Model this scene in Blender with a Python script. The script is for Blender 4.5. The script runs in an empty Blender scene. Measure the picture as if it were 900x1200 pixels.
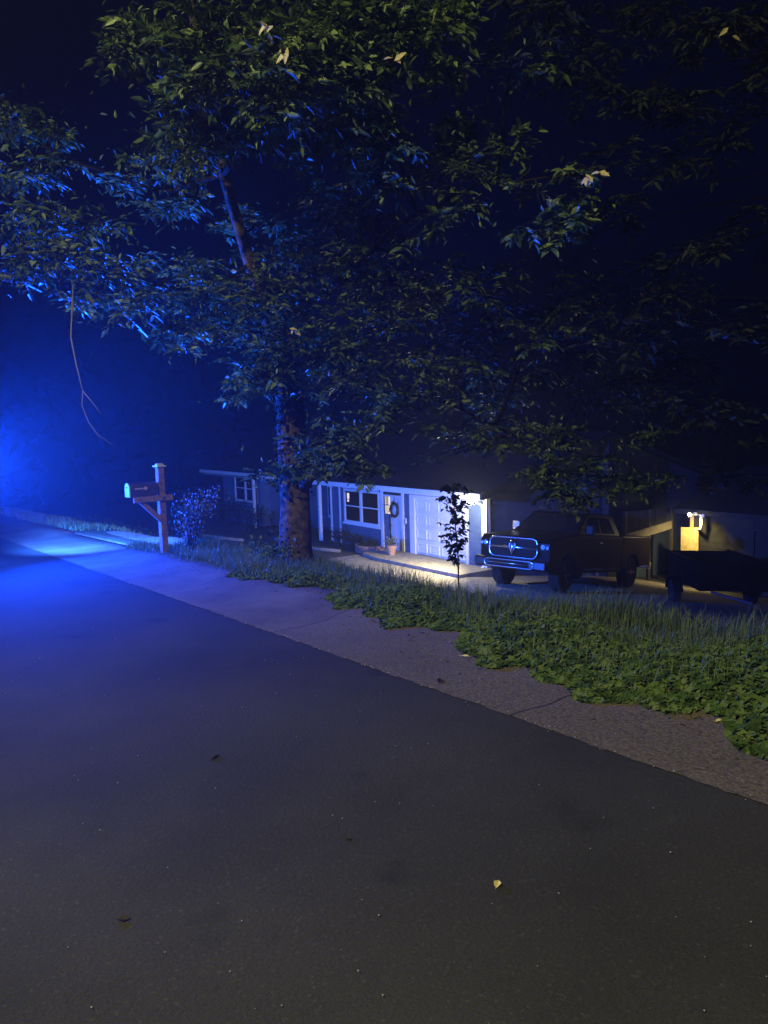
import bpy, math, random
import numpy as np
from math import radians as R, sin, cos, pi
from mathutils import Vector, Matrix
random.seed(7); rng = np.random.default_rng(11)
S = bpy.context.scene; COL = S.collection

# ---------------------------------------------------------------- camera
F=900.; PITCH=R(-6.5); ROLL=R(1.6); AZ=R(144.7); H=1.6
V=Vector((cos(AZ)*cos(PITCH), sin(AZ)*cos(PITCH), sin(PITCH)))
r0=Vector((sin(AZ),-cos(AZ),0)); u0=r0.cross(V)
RT=r0*cos(ROLL)-u0*sin(ROLL); UP=r0*sin(ROLL)+u0*cos(ROLL)
def at(px,py,d):
    return V*d+RT*((px-450)/F*d)+UP*((600-py)/F*d)+Vector((0,0,H))
cam=bpy.data.objects.new('camera',bpy.data.cameras.new('camera')); COL.objects.link(cam)
m=Matrix.Identity(4)
for i in range(3): m[i][0]=RT[i]; m[i][1]=UP[i]; m[i][2]=-V[i]
m[2][3]=H; cam.matrix_world=m
cam.data.sensor_fit='VERTICAL'; cam.data.sensor_height=24; cam.data.lens=18
cam.data.clip_start=.05; cam.data.clip_end=500
S.camera=cam
S.view_settings.view_transform='Standard'; S.view_settings.look='None'
S.view_settings.exposure=0; S.view_settings.gamma=1

# ---------------------------------------------------------------- materials
def nt(m): m.use_nodes=True; return m.node_tree
def mat(name,col,rough=.7,metal=0,col2=None,scale=8,bump=0,bscale=None,emit=None,estr=0,coat=0,trans=0,coords='Object',spec=None,detail=6,ramp=(.35,.65)):
    m=bpy.data.materials.new(name); t=nt(m); n=t.nodes; L=t.links
    b=n['Principled BSDF']; b.inputs['Base Color'].default_value=(*col,1)
    b.inputs['Roughness'].default_value=rough; b.inputs['Metallic'].default_value=metal
    if spec is not None: b.inputs['Specular IOR Level'].default_value=spec
    if coat: b.inputs['Coat Weight'].default_value=coat; b.inputs['Coat Roughness'].default_value=.08
    if emit: b.inputs['Emission Color'].default_value=(*emit,1); b.inputs['Emission Strength'].default_value=estr
    tc=n.new('ShaderNodeTexCoord')
    if col2 is not None:
        no=n.new('ShaderNodeTexNoise'); no.inputs['Scale'].default_value=scale; no.inputs['Detail'].default_value=detail; no.inputs['Roughness'].default_value=.65
        L.new(tc.outputs[coords],no.inputs['Vector'])
        cr=n.new('ShaderNodeValToRGB'); cr.color_ramp.elements[0].color=(*col,1); cr.color_ramp.elements[1].color=(*col2,1)
        cr.color_ramp.elements[0].position=ramp[0]; cr.color_ramp.elements[1].position=ramp[1]
        L.new(no.outputs['Fac'],cr.inputs['Fac']); L.new(cr.outputs['Color'],b.inputs['Base Color'])
    if bump:
        n2=n.new('ShaderNodeTexNoise'); n2.inputs['Scale'].default_value=bscale or scale*3; n2.inputs['Detail'].default_value=6
        L.new(tc.outputs[coords],n2.inputs['Vector'])
        bp=n.new('ShaderNodeBump'); bp.inputs['Strength'].default_value=bump; bp.inputs['Distance'].default_value=.02
        L.new(n2.outputs['Fac'],bp.inputs['Height']); L.new(bp.outputs['Normal'],b.inputs['Normal'])
    if trans:
        out=n['Material Output']; tr=n.new('ShaderNodeBsdfTranslucent'); mx=n.new('ShaderNodeMixShader'); mx.inputs['Fac'].default_value=trans
        if col2 is not None: L.new(cr.outputs['Color'],tr.inputs['Color'])
        else: tr.inputs['Color'].default_value=(*col,1)
        L.new(b.outputs[0],mx.inputs[1]); L.new(tr.outputs[0],mx.inputs[2]); L.new(mx.outputs[0],out.inputs['Surface'])
    return m
M={}
M['leaf']=mat('leaf',(.042,.08,.024),.5,col2=(.14,.21,.07),scale=2.2,trans=.3,ramp=(.3,.7))
def leafmat(name,cols,scale,rough=.4,trans=.3):
    m=mat(name,cols[0],rough,col2=cols[1],scale=2,trans=trans); t=m.node_tree; n=t.nodes; L=t.links
    tc=[q for q in n if q.type=='TEX_COORD'][0]; v=n.new('ShaderNodeTexVoronoi'); v.inputs['Scale'].default_value=scale; L.new(tc.outputs['Object'],v.inputs['Vector'])
    sp=n.new('ShaderNodeSeparateColor'); L.new(v.outputs['Color'],sp.inputs[0])
    cr=[q for q in n if q.type=='VALTORGB'][0]; e=cr.color_ramp.elements; e[0].position=0; e[1].position=1; e[1].color=(*cols[-1],1)
    for i,c in enumerate(cols[1:-1]):
        k=e.new((i+1)/(len(cols)-1)); k.color=(*c,1)
    L.new(sp.outputs[0],cr.inputs['Fac']); n['Principled BSDF'].inputs['Specular IOR Level'].default_value=.4
    return m
M['leaf']=leafmat('leaf',[(.02,.035,.012),(.05,.09,.026),(.09,.15,.045),(.15,.22,.07),(.30,.38,.13)],7)  # random cell tones, dark to bright, imitate lit and shaded leaves
M['leaf_lit_yellow']=mat('leaf_lit_yellow',(.75,.55,.10),.5,col2=(.85,.8,.5),scale=9,trans=.3)
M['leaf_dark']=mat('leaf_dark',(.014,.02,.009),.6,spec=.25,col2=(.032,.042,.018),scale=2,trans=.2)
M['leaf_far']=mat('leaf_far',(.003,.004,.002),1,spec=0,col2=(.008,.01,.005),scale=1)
M['leaf_pale']=mat('leaf_pale',(.07,.08,.05),.5,col2=(.22,.22,.16),scale=14,trans=.2)
M['ivy']=leafmat('ivy',[(.04,.075,.018),(.07,.125,.028),(.12,.19,.042),(.18,.24,.07)],16,.7,.15); M['ivy'].node_tree.nodes['Principled BSDF'].inputs['Specular IOR Level'].default_value=.15
M['grass']=mat('grass',(.075,.12,.035),.6,col2=(.20,.26,.09),scale=2.5,trans=.25,ramp=(.3,.7))
M['bark']=mat('bark',(.028,.022,.016),1,spec=.15,col2=(.17,.125,.085),scale=11,bump=1.0,bscale=18,detail=9)
M['branch']=mat('branch',(.012,.010,.008),.95,spec=.1,col2=(.03,.025,.02),scale=8,bump=.4)
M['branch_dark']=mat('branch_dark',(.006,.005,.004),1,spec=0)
M['twig']=mat('twig',(.24,.23,.24),.8)
M['wood']=mat('wood',(.16,.10,.075),.85,col2=(.32,.21,.16),scale=12,bump=.3,bscale=40)
M['wood_dark']=mat('wood_dark',(.035,.028,.022),.85,col2=(.07,.055,.04),scale=6,bump=.3)
M['wood_beam']=mat('wood_beam',(.16,.14,.11),.85,col2=(.26,.23,.18),scale=6,bump=.3)
M['plywood']=mat('plywood',(.42,.30,.12),.8,col2=(.68,.52,.26),scale=7,bump=.2)
M['white']=mat('white',(.72,.73,.74),.55,col2=(.8,.8,.8),scale=3,bump=.03)
M['white_soft']=mat('white_soft',(.55,.56,.58),.6,col2=(.68,.68,.68),scale=3,bump=.05)
M['siding']=mat('siding',(.06,.10,.17),.75,col2=(.09,.14,.22),scale=3,bump=.08)
M['wall_dark']=mat('wall_dark',(.022,.022,.024),.9,spec=.1,col2=(.04,.04,.04),scale=4,bump=.1)
M['shingle']=mat('shingle',(.010,.011,.014),.95,spec=.1,col2=(.024,.024,.028),scale=14,bump=.5,bscale=30)
M['glass']=mat('glass',(.006,.007,.009),.12,spec=.4)
M['black']=mat('black_paint',(.0018,.0018,.002),.4,spec=.12,coat=.05)
M['trailer']=mat('trailer_paint',(.0015,.0015,.002),.9,spec=.05,col2=(.006,.006,.006),scale=5)
M['rubber']=mat('rubber',(.006,.006,.006),.9,bump=.3,scale=30)
M['chrome']=mat('chrome',(.8,.81,.83),.24,metal=1)
M['steel']=mat('steel',(.35,.35,.36),.35,metal=1)
M['dark_steel']=mat('dark_steel',(.10,.10,.105),.3,metal=1)
M['lamp_glass']=mat('lamp_glass',(.7,.7,.72),.15,spec=.8)
M['plastic_dark']=mat('plastic_dark',(.008,.008,.009),.6,spec=.15)
M['mailbox']=mat('mailbox_metal',(.045,.035,.032),.5,col2=(.07,.055,.05),scale=9)
M['mailbox_door']=mat('mailbox_door',(.5,.55,.55),.45,metal=0)
M['flag']=mat('flag',(.55,.42,.40),.6)
M['terracotta']=mat('terracotta',(.42,.20,.12),.85,col2=(.5,.3,.2),scale=10)
M['brick']=mat('brick',(.22,.11,.08),.9,col2=(.34,.2,.15),scale=14,bump=.4)
M['concrete']=mat('concrete',(.17,.155,.13),.9,col2=(.30,.27,.22),scale=5,bump=.25,bscale=60)
M['bulb']=mat('bulb_white',(1,1,1),.5,emit=(1,.93,.72),estr=180)
M['bulb_warm']=mat('bulb_warm',(1,1,1),.5,emit=(1,.80,.38),estr=120)
M['lit_pane']=mat('lit_pane',(.8,.7,.5),.5,emit=(1,.80,.50),estr=.9)
M['reflector']=mat('reflector',(.8,.8,.8),.2,metal=.6)
M['marker_red']=mat('marker_red',(.25,.02,.02),.2)
M['leaf_dead']=mat('leaf_dead',(.02,.016,.014),.8)
M['leaf_fallen']=mat('leaf_fallen',(.75,.62,.18),.6,col2=(.85,.75,.4),scale=40)
M['litter']=mat('litter',(.05,.03,.018),.8,col2=(.30,.20,.09),scale=6)
M['pebble']=mat('pebble',(.45,.43,.4),.8)

def ground_mat():
    m=mat('lawn_soil',(.022,.026,.014),.95,col2=(.06,.058,.032),scale=1.8,bump=.6,bscale=22); return m
M['ground']=ground_mat()
def asphalt():
    m=bpy.data.materials.new('asphalt'); t=nt(m); n=t.nodes; L=t.links; b=n['Principled BSDF']
    tc=n.new('ShaderNodeTexCoord')
    a=n.new('ShaderNodeTexNoise'); a.inputs['Scale'].default_value=.7; a.inputs['Detail'].default_value=8; a.inputs['Roughness'].default_value=.6
    f=n.new('ShaderNodeTexNoise'); f.inputs['Scale'].default_value=170; f.inputs['Detail'].default_value=3
    v=n.new('ShaderNodeTexVoronoi'); v.inputs['Scale'].default_value=55
    for q in (a,f,v): L.new(tc.outputs['Object'],q.inputs['Vector'])
    mr=n.new('ShaderNodeMapRange'); mr.inputs[1].default_value=.3; mr.inputs[2].default_value=.7; mr.inputs[3].default_value=.72; mr.inputs[4].default_value=1.25
    L.new(a.outputs['Fac'],mr.inputs[0])
    m2=n.new('ShaderNodeMapRange'); m2.inputs[1].default_value=.3; m2.inputs[2].default_value=.7; m2.inputs[3].default_value=.72; m2.inputs[4].default_value=1.28
    L.new(f.outputs['Fac'],m2.inputs[0])
    mu=n.new('ShaderNodeMath'); mu.operation='MULTIPLY'; L.new(mr.outputs[0],mu.inputs[0]); L.new(m2.outputs[0],mu.inputs[1])
    vm=n.new('ShaderNodeVectorMath'); vm.operation='SCALE'; vm.inputs[0].default_value=(.042,.0405,.037)
    L.new(mu.outputs[0],vm.inputs['Scale']); L.new(vm.outputs[0],b.inputs['Base Color'])
    vs=n.new('ShaderNodeTexVoronoi'); vs.inputs['Scale'].default_value=95; L.new(tc.outputs['Object'],vs.inputs['Vector'])
    sc=n.new('ShaderNodeSeparateColor'); L.new(vs.outputs['Color'],sc.inputs[0])
    ms=n.new('ShaderNodeMapRange'); ms.inputs[1].default_value=.94; ms.inputs[2].default_value=1; ms.inputs[3].default_value=1; ms.inputs[4].default_value=1.5; L.new(sc.outputs[0],ms.inputs[0])
    st=n.new('ShaderNodeTexNoise'); st.inputs['Scale'].default_value=1.7; st.inputs['Detail'].default_value=3; L.new(tc.outputs['Object'],st.inputs['Vector'])
    mt=n.new('ShaderNodeMapRange'); mt.inputs[1].default_value=.30; mt.inputs[2].default_value=.38; mt.inputs[3].default_value=.72; mt.inputs[4].default_value=1; L.new(st.outputs['Fac'],mt.inputs[0])
    x1=n.new('ShaderNodeMath'); x1.operation='MULTIPLY'; L.new(mu.outputs[0],x1.inputs[0]); L.new(ms.outputs[0],x1.inputs[1])
    x2=n.new('ShaderNodeMath'); x2.operation='MULTIPLY'; L.new(x1.outputs[0],x2.inputs[0]); L.new(mt.outputs[0],x2.inputs[1]); L.new(x2.outputs[0],vm.inputs['Scale'])
    b.inputs['Roughness'].default_value=.85; b.inputs['Specular IOR Level'].default_value=.25
    bp=n.new('ShaderNodeBump'); bp.inputs['Strength'].default_value=.22; bp.inputs['Distance'].default_value=.008
    ad=n.new('ShaderNodeMath'); L.new(f.outputs['Fac'],ad.inputs[0]); L.new(v.outputs['Distance'],ad.inputs[1]); L.new(ad.outputs[0],bp.inputs['Height'])
    L.new(bp.outputs['Normal'],b.inputs['Normal']); return m
M['asphalt']=asphalt()
def gutter_mat():
    m=bpy.data.materials.new('gutter_concrete'); t=nt(m); n=t.nodes; L=t.links; b=n['Principled BSDF']
    tc=n.new('ShaderNodeTexCoord'); sp=n.new('ShaderNodeSeparateXYZ'); L.new(tc.outputs['Object'],sp.inputs[0])
    def noise(s,d=6):
        q=n.new('ShaderNodeTexNoise'); q.inputs['Scale'].default_value=s; q.inputs['Detail'].default_value=d; q.inputs['Roughness'].default_value=.65; L.new(tc.outputs['Object'],q.inputs['Vector']); return q
    def mr(src,a,bb,c,d):
        q=n.new('ShaderNodeMapRange'); q.inputs[1].default_value=a;q.inputs[2].default_value=bb;q.inputs[3].default_value=c;q.inputs[4].default_value=d; L.new(src,q.inputs[0]); return q.outputs[0]
    def mix(fac,A,B):
        q=n.new('ShaderNodeMix'); q.data_type='RGBA'; L.new(fac,q.inputs['Factor'])
        for s,k in ((A,'A'),(B,'B')):
            i=[x for x in q.inputs if x.name==k and x.type=='RGBA'][0]
            if isinstance(s,tuple): i.default_value=(*s,1)
            else: L.new(s,i)
        return [o for o in q.outputs if o.type=='RGBA'][0]
    big=noise(1.1,8); fine=noise(45,6); pe=noise(90,2)
    base=mix(mr(big.outputs['Fac'],.35,.68,0,1),(.09,.072,.052),(.18,.15,.11))
    # dirt collects on the near right stretch, loose pale grit on top
    dirt=mr(sp.outputs['X'],-7.5,-3.0,0,1)
    g=mix(mr(fine.outputs['Fac'],.35,.65,0,1),(.05,.04,.026),(.19,.155,.105))
    mul=n.new('ShaderNodeMath'); mul.operation='MULTIPLY'; L.new(dirt,mul.inputs[0]); L.new(mr(big.outputs['Fac'],.3,.6,.55,1),mul.inputs[1])
    c=mix(mul.outputs[0],base,g)
    c=mix(mr(pe.outputs['Fac'],.62,.72,0,.45),c,(.45,.40,.32))
    # expansion joints
    mo=n.new('ShaderNodeMath'); mo.operation='PINGPONG'; mo.inputs[1].default_value=1.55
    dn=n.new('ShaderNodeMath'); dn.operation='MULTIPLY_ADD'; dn.inputs[1].default_value=.12; L.new(noise(2.5,3).outputs['Fac'],dn.inputs[0]); L.new(sp.outputs['X'],dn.inputs[2])
    L.new(dn.outputs[0],mo.inputs[0])
    c=mix(mr(mo.outputs[0],.004,.014,1,0),c,(.02,.017,.014))
    L.new(c,b.inputs['Base Color']); b.inputs['Roughness'].default_value=.92
    bp=n.new('ShaderNodeBump'); bp.inputs['Strength'].default_value=.6; bp.inputs['Distance'].default_value=.015
    L.new(fine.outputs['Fac'],bp.inputs['Height']); L.new(bp.outputs['Normal'],b.inputs['Normal']); return m
M['gutter']=gutter_mat()

# ---------------------------------------------------------------- mesh helpers
def tag(o,label=None,cat=None,group=None,kind=None):
    if label: o['label']=label
    if cat: o['category']=cat
    if group: o['group']=group
    if kind: o['kind']=kind
    return o
def empty(name,loc,rz=0,label=None,cat=None,group=None):
    o=bpy.data.objects.new(name,None); COL.objects.link(o); o.location=loc; o.rotation_euler=(0,0,rz); o.empty_display_size=.1
    return tag(o,label,cat,group)
class MB:
    def __init__(s): s.v=[]; s.f=[]
    def add(s,vs,fs):
        k=len(s.v); s.v+= [tuple(v) for v in vs]; s.f+= [tuple(i+k for i in f) for f in fs]; return s
    def box(s,x0,x1,y0,y1,z0,z1):
        return s.add([(x0,y0,z0),(x1,y0,z0),(x1,y1,z0),(x0,y1,z0),(x0,y0,z1),(x1,y0,z1),(x1,y1,z1),(x0,y1,z1)],
            [(0,3,2,1),(4,5,6,7),(0,1,5,4),(1,2,6,5),(2,3,7,6),(3,0,4,7)])
    def tube(s,pts,rad,n=8,wob=0):
        pts=[Vector(p) for p in pts]; k=len(pts); vs=[]
        if not hasattr(rad,'__len__'): rad=[rad]*k
        for i,p in enumerate(pts):
            d=(pts[min(i+1,k-1)]-pts[max(i-1,0)]).normalized()
            a=d.cross(Vector((0.1,1,0.05)) if abs(d.y)<.9 else Vector((1,0,0))).normalized(); b=d.cross(a)
            for j in range(n):
                t=2*pi*j/n; rr=rad[i]*(1+(random.uniform(-wob,wob) if wob else 0)); vs.append(p+a*cos(t)*rr+b*sin(t)*rr)
        fs=[(i*n+j,i*n+(j+1)%n,(i+1)*n+(j+1)%n,(i+1)*n+j) for i in range(k-1) for j in range(n)]
        fs+=[tuple(range(n))[::-1],tuple((k-1)*n+j for j in range(n))]
        return s.add(vs,fs)
    def prism(s,poly,axis,a,b):   # poly of 2d points; axis 0: (y,z) extruded along x ; axis 1: (x,z) along y ; 2: (x,y) along z
        def P(p,t): return (t,p[0],p[1]) if axis==0 else (p[0],t,p[1]) if axis==1 else (p[0],p[1],t)
        n=len(poly); vs=[P(p,a) for p in poly]+[P(p,b) for p in poly]
        return s.add(vs,[tuple(range(n))[::-1],tuple(range(n,2*n))]+[(i,(i+1)%n,n+(i+1)%n,n+i) for i in range(n)])
    def lathe(s,prof,c,n=20,axis=2):
        vs=[]
        for (r,h) in prof:
            for j in range(n):
                t=2*pi*j/n
                if axis==2: vs.append((c[0]+r*cos(t),c[1]+r*sin(t),c[2]+h))
                elif axis==0: vs.append((c[0]+h,c[1]+r*cos(t),c[2]+r*sin(t)))
                else: vs.append((c[0]+r*cos(t),c[1]+h,c[2]+r*sin(t)))
        k=len(prof)
        return s.add(vs,[(i*n+j,i*n+(j+1)%n,(i+1)*n+(j+1)%n,(i+1)*n+j) for i in range(k-1) for j in range(n)]+[tuple(range(n))[::-1],tuple((k-1)*n+j for j in range(n))])
    def build(s,name,m,parent=None,bev=0,smooth=False,seg=2):
        me=bpy.data.meshes.new(name); me.from_pydata(s.v,[],s.f); me.update()
        import bmesh
        b=bmesh.new(); b.from_mesh(me); bmesh.ops.recalc_face_normals(b,faces=b.faces); b.to_mesh(me); b.free()
        me.materials.append(m)
        o=bpy.data.objects.new(name,me); COL.objects.link(o)
        if parent: o.parent=parent
        if bev:
            q=o.modifiers.new('bevel','BEVEL'); q.width=bev; q.segments=seg; q.limit_method='ANGLE'; q.angle_limit=R(40)
        if smooth: me.polygons.foreach_set('use_smooth',[True]*len(me.polygons))
        return o
def npmesh(name,verts,faces_idx,sizes,m,parent=None):
    me=bpy.data.meshes.new(name); me.vertices.add(len(verts)); me.vertices.foreach_set('co',verts.astype(np.float32).ravel())
    me.loops.add(len(faces_idx)); me.loops.foreach_set('vertex_index',faces_idx.astype(np.int32))
    me.polygons.add(len(sizes)); st=np.concatenate([[0],np.cumsum(sizes)[:-1]]).astype(np.int32)
    me.polygons.foreach_set('loop_start',st); me.polygons.foreach_set('loop_total',sizes.astype(np.int32))
    me.update(calc_edges=True); me.materials.append(m)
    o=bpy.data.objects.new(name,me); COL.objects.link(o)
    if parent: o.parent=parent
    return o
def norm(a): return a/np.maximum(np.linalg.norm(a,axis=1,keepdims=True),1e-6)
def leaf_mesh(name,P,D,N,Ln,W,m,parent=None,fold=.25,droop=.15,origin=(0,0,0)):
    D=norm(D); Sd=norm(np.cross(D,N)); Nn=np.cross(Sd,D); Ln=Ln[:,None]; W=W[:,None]; P=P-np.array(origin)
    b=P; tip=P+D*Ln-Nn*Ln*droop
    l1=P+D*Ln*.33+Sd*W+Nn*W*fold; r1=P+D*Ln*.33-Sd*W+Nn*W*fold
    l2=P+D*Ln*.72+Sd*W*.62+Nn*(W*fold-Ln*droop*.5); r2=P+D*Ln*.72-Sd*W*.62+Nn*(W*fold-Ln*droop*.5)
    n=len(P); v=np.stack([b,r1,r2,tip,l2,l1],1).reshape(-1,3)
    f=(np.arange(n)[:,None]*6+np.array([0,1,2,3,0,3,4,5])).ravel()
    return npmesh(name,v,f,np.full(2*n,4),m,parent)
def sprigs(tips,per=4,size=.11,rach=.24,spread=1.0):
    """compound leaves: each tip carries some drooping stalks of seven leaflets"""
    P=[];D=[];N=[];L=[]
    for p in tips:
        a0=random.uniform(0,2*pi)
        for k in range(per):
            a=a0+2*pi*k/per+random.uniform(-.5,.5); el=random.uniform(-.6,.6); vs_=random.choice([.6,.8,.9,1,1,1.15,1.3])
            d=np.array([cos(a)*cos(el),sin(a)*cos(el),sin(el)]); up=np.array([0,0,1.])
            s=np.cross(d,up); s/=np.linalg.norm(s); nn=np.cross(s,d)
            nn=nn+np.array([random.uniform(-.4,.4),random.uniform(-.4,.4),0]); rl=rach*random.uniform(.8,1.2)*vs_
            for t,sg in ((.35,1),(.35,-1),(.62,1),(.62,-1),(.85,1),(.85,-1),(1,0)):
                q=np.array(p)+d*rl*t-up*rl*.25*t*t
                dd=d*(.55 if sg else 1)+s*sg*.85*spread+np.array([0,0,random.uniform(-.45,.1)])
                P.append(q);D.append(dd+rng.normal(0,.18,3));N.append(nn+rng.normal(0,.45,3));L.append(size*vs_*random.uniform(.7,1.25)*(1.15 if t>.6 else .85))
    return np.array(P),np.array(D),np.array(N),np.array(L)
def foliage(name,tips,m,parent,per=4,size=.11,rach=.24,wr=.17,origin=(0,0,0),droop=.18):
    P,D,N,L=sprigs(tips,per,size,rach); return leaf_mesh(name,P,D,N,L,L*wr,m,parent,origin=origin,droop=droop)

# ---------------------------------------------------------------- ground
def sst(t): t=min(1,max(0,t)); return t*t*(3-2*t)
def road_z(x): return .044*max(x,-70)
def gz(x,y):
    rz=road_z(x)
    if y<4.45: return rz-.12 if y>-8 else rz-.12+.05
    v=rz+.085-.09*sst((y-4.5)/1.0)
    pad=-3.0
    if x>-19 and y>15: pad-= .14*min(9,y-15)*sst((x+19)/1.6)
    wob=.05*sin(x*1.7+y)*cos(y*2.1-x*.6)
    t=sst((y-5.25+.35*sst((-x-5)/2.5)*(1-sst((-x-9)/1.2)))/5.2)
    near=sst((y-4.6)/.8)*(1-t)
    return v*(1-t)+pad*t+wob*near
def grid(xs,ys,zf):
    v=np.array([(x,y,zf(x,y)) for y in ys for x in xs]); nx=len(xs); ny=len(ys)
    f=np.array([(j*nx+i,j*nx+i+1,(j+1)*nx+i+1,(j+1)*nx+i) for j in range(ny-1) for i in range(nx-1)])
    return v,f
def seq(*seg):
    o=[]
    for a,b,n in seg: o+=list(np.linspace(a,b,n,endpoint=False))
    return o+[seg[-1][1]]
v,f=grid(seq((-125,-45,20),(-45,2,95),(2,42,16)),seq((-45,-9,8),(-9,4.4,5),(4.4,12,38),(12,27,30),(27,90,16)),gz)
g=npmesh('ground',v,f.ravel(),np.full(len(f),4),M['ground']); tag(g,'dark lawn and bare soil falling from the road to the houses','ground',kind='structure')
g.data.polygons.foreach_set('use_smooth',[True]*len(f))
v,f=grid(seq((-124,40,41)),[-8,-4,0,3.2],lambda x,y:road_z(x))
rd=npmesh('road',v,f.ravel(),np.full(len(f),4),M['asphalt']); tag(rd,'dark smooth asphalt road sloping down to the left','road',kind='structure')
prof=[(3.11,.002),(3.4,-.0),(3.7,.01),(3.9,.055),(4.1,.085),(4.5,.10),(4.52,-.05)]
prof=[(a,b+.004) for a,b in prof]
xs=seq((-124,-30,30),(-30,-12,72),(-12,2,280),(2,40,8)); vv=[]
for i,x in enumerate(xs):
    drop=sst((x+17.6)/.9)*(1-sst((x+13.9)/.7)) if x<-20 else 0
    inap=sst((x+19.6)/.8)*(1-sst((x+14.6)/.8))   # dropped kerb at the drive
    for j,(y,z) in enumerate(prof):
        yy=y+(.004*sin(x*3.1)+.006*sin(x*17.7)+random.uniform(-.008,.008) if j==0 else 0)
        vv.append((x,yy,road_z(x)+(z if j<2 else z*(1-.75*inap))+(.006*sin(x*2.3+j) if 0<j<6 else 0)))
k=len(prof); fs=np.array([(i*k+j,(i+1)*k+j,(i+1)*k+j+1,i*k+j+1) for i in range(len(xs)-1) for j in range(k-1)])
gu=npmesh('gutter',np.array(vv),fs.ravel(),np.full(len(fs),4),M['gutter']); tag(gu,'worn concrete gutter with a rolled kerb along the asphalt road','gutter',kind='structure')
gu.data.polygons.foreach_set('use_smooth',[True]*len(fs))
# concrete drive apron next to the mailbox, and the sunken paved drive
def sheet(name,xs,ys,off,m,label,cat,edge=None):
    v,f=grid(xs,ys,lambda x,y:gz(x,y)+off)
    if edge: v=np.array([edge(*p) for p in v])
    o=npmesh(name,v,f.ravel(),np.full(len(f),4),m); o.data.polygons.foreach_set('use_smooth',[True]*len(f)); tag(o,label,cat,kind='structure'); return o
sheet('drive_apron',seq((-19.4,-14.2,16)),seq((4.46,11.5,28)),.03,M['concrete'],'pale concrete drive apron by the wooden mailbox','drive',
      edge=lambda x,y,z:(x+(.35*(y-4.5) if y<6 else .52) if x<-16.8 else x-(.25*(y-4.5) if y<6 else .37),y,z+.01-.07*(1-sst((y-4.4)/1.3))))
v,f=grid(seq((-22.6,-3,60)),seq((11.3,22.5,40)),lambda x,y:gz(x,y)+.03)
dv=npmesh('driveway',v,f.ravel(),np.full(len(f),4),M['concrete']); tag(dv,'sunken concrete driveway in front of the garage','driveway',kind='structure')
sl=MB(); sl.prism([(-22.2,14.75),(-21.2,14.55),(-16.9,14.65),(-16.9,15.98),(-22.6,15.98),(-22.6,15.2)],2,-3.1,-2.86)
tag(sl.build('garage_slab',M['concrete'],bev=.01),'raised concrete slab along the garage front','slab',kind='structure')

# ---------------------------------------------------------------- ground cover and grass
n=88000
X=rng.uniform(-9.5,.8,n); Y=3.34+rng.uniform(0,1,n)*2.0
edge=3.78+.12*np.sin(X*2.3)+.09*np.sin(X*5.1+1)+.05*np.sin(X*13)+np.clip((-X-4.4)*.15,0,.42)-np.clip((X+2.9)*.3,0,.42)
keep=(Y>edge)&(rng.uniform(0,1,n)<np.clip(1.1-(Y-np.interp(X,[-8,-6,-3],[4.5,4.55,4.75])-.15*np.sin(X*1.7))*2.2,0.05,1))
X=X[keep];Y=Y[keep];n=len(X)
Z=np.array([max(gz(a,b) if b>4.3 else -99,road_z(a)+np.interp(b,[p[0] for p in prof],[p[1] for p in prof]) if b<4.5 else -99) for a,b in zip(X,Y)])
hh=.035+.075*(np.sin(X*3.3+Y*2)*.5+.5)*np.clip((Y-3.9)*1.4,.15,1); hz=rng.uniform(.1,1,n)*hh*np.clip((Y-edge[keep])*3.5,.15,1)+.008
ang=rng.uniform(0,2*pi,n); tl=rng.normal(0,.38,(n,2)); sz=rng.uniform(.009,.025,n)*rng.uniform(.8,1.15,n)
C=np.stack([X,Y,Z+hz],1); Nn=norm(np.stack([tl[:,0],tl[:,1]-.25,np.ones(n)],1))
A=norm(np.cross(Nn,np.stack([np.cos(ang),np.sin(ang),np.zeros(n)],1))); B=np.cross(Nn,A)
pts=[(-.75,0,.0),(-.55,.8,.12),(.15,.9,.15),(1.1,0,-.12),(.15,-.9,.15),(-.55,-.8,.12)]
vv=np.stack([C+(A*a+B*b+Nn*c)*sz[:,None] for a,b,c in pts],1).reshape(-1,3)
f=(np.arange(n)[:,None]*6+np.array([0,1,2,3,0,3,4,5])).ravel()
tag(npmesh('ground_cover',vv,f,np.full(2*n,4),M['ivy']),'leafy green creeper spreading over the kerb','ground cover',kind='stuff')
def blades(name,X,Y,Hh,label,m,wid=.006):
    n=len(X); Z=np.array([gz(a,b) if b>4.6 else road_z(a)+np.interp(b,[p[0] for p in prof],[p[1] for p in prof])+(0 if b<4.5 else .15) for a,b in zip(X,Y)])
    a=rng.uniform(0,2*pi,n); s=np.stack([np.cos(a),np.sin(a),np.zeros(n)],1); d=np.stack([-np.sin(a),np.cos(a),np.zeros(n)],1)
    ln=np.abs(rng.normal(0,.75,n))[:,None]*Hh[:,None]; w=(wid*rng.uniform(.6,1.4,n))[:,None]; P=np.stack([X,Y,Z],1); h=Hh[:,None]; up=np.array([0,0,1.])
    vv=np.stack([P-s*w,P+s*w,P+s*w*.9+d*ln*.3+up*h*.6,P-s*w*.9+d*ln*.3+up*h*.6,P+d*ln*1.0+up*h],1).reshape(-1,3)
    base=np.arange(n)[:,None]*5; f=(base+np.array([0,1,2,3,3,2,4])).ravel(); sizes=np.tile([4,3],n)
    return tag(npmesh(name,vv,f,sizes,m),label,'grass',kind='stuff')
n=120000
X=rng.uniform(-14.5,.8,n); Y=rng.uniform(4.15,7.6,n); cl=np.sin(X*2.1+Y*1.3)*np.sin(X*.9-Y*2.7)
lo=np.where(X<-8.2,4.22,4.6+.2*np.sin(X*1.7))+rng.normal(0,.12,n)
k=(Y>lo)&(rng.uniform(0,1,n)<.55+.45*cl); X=X[k];Y=Y[k];cl=cl[k]
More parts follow.
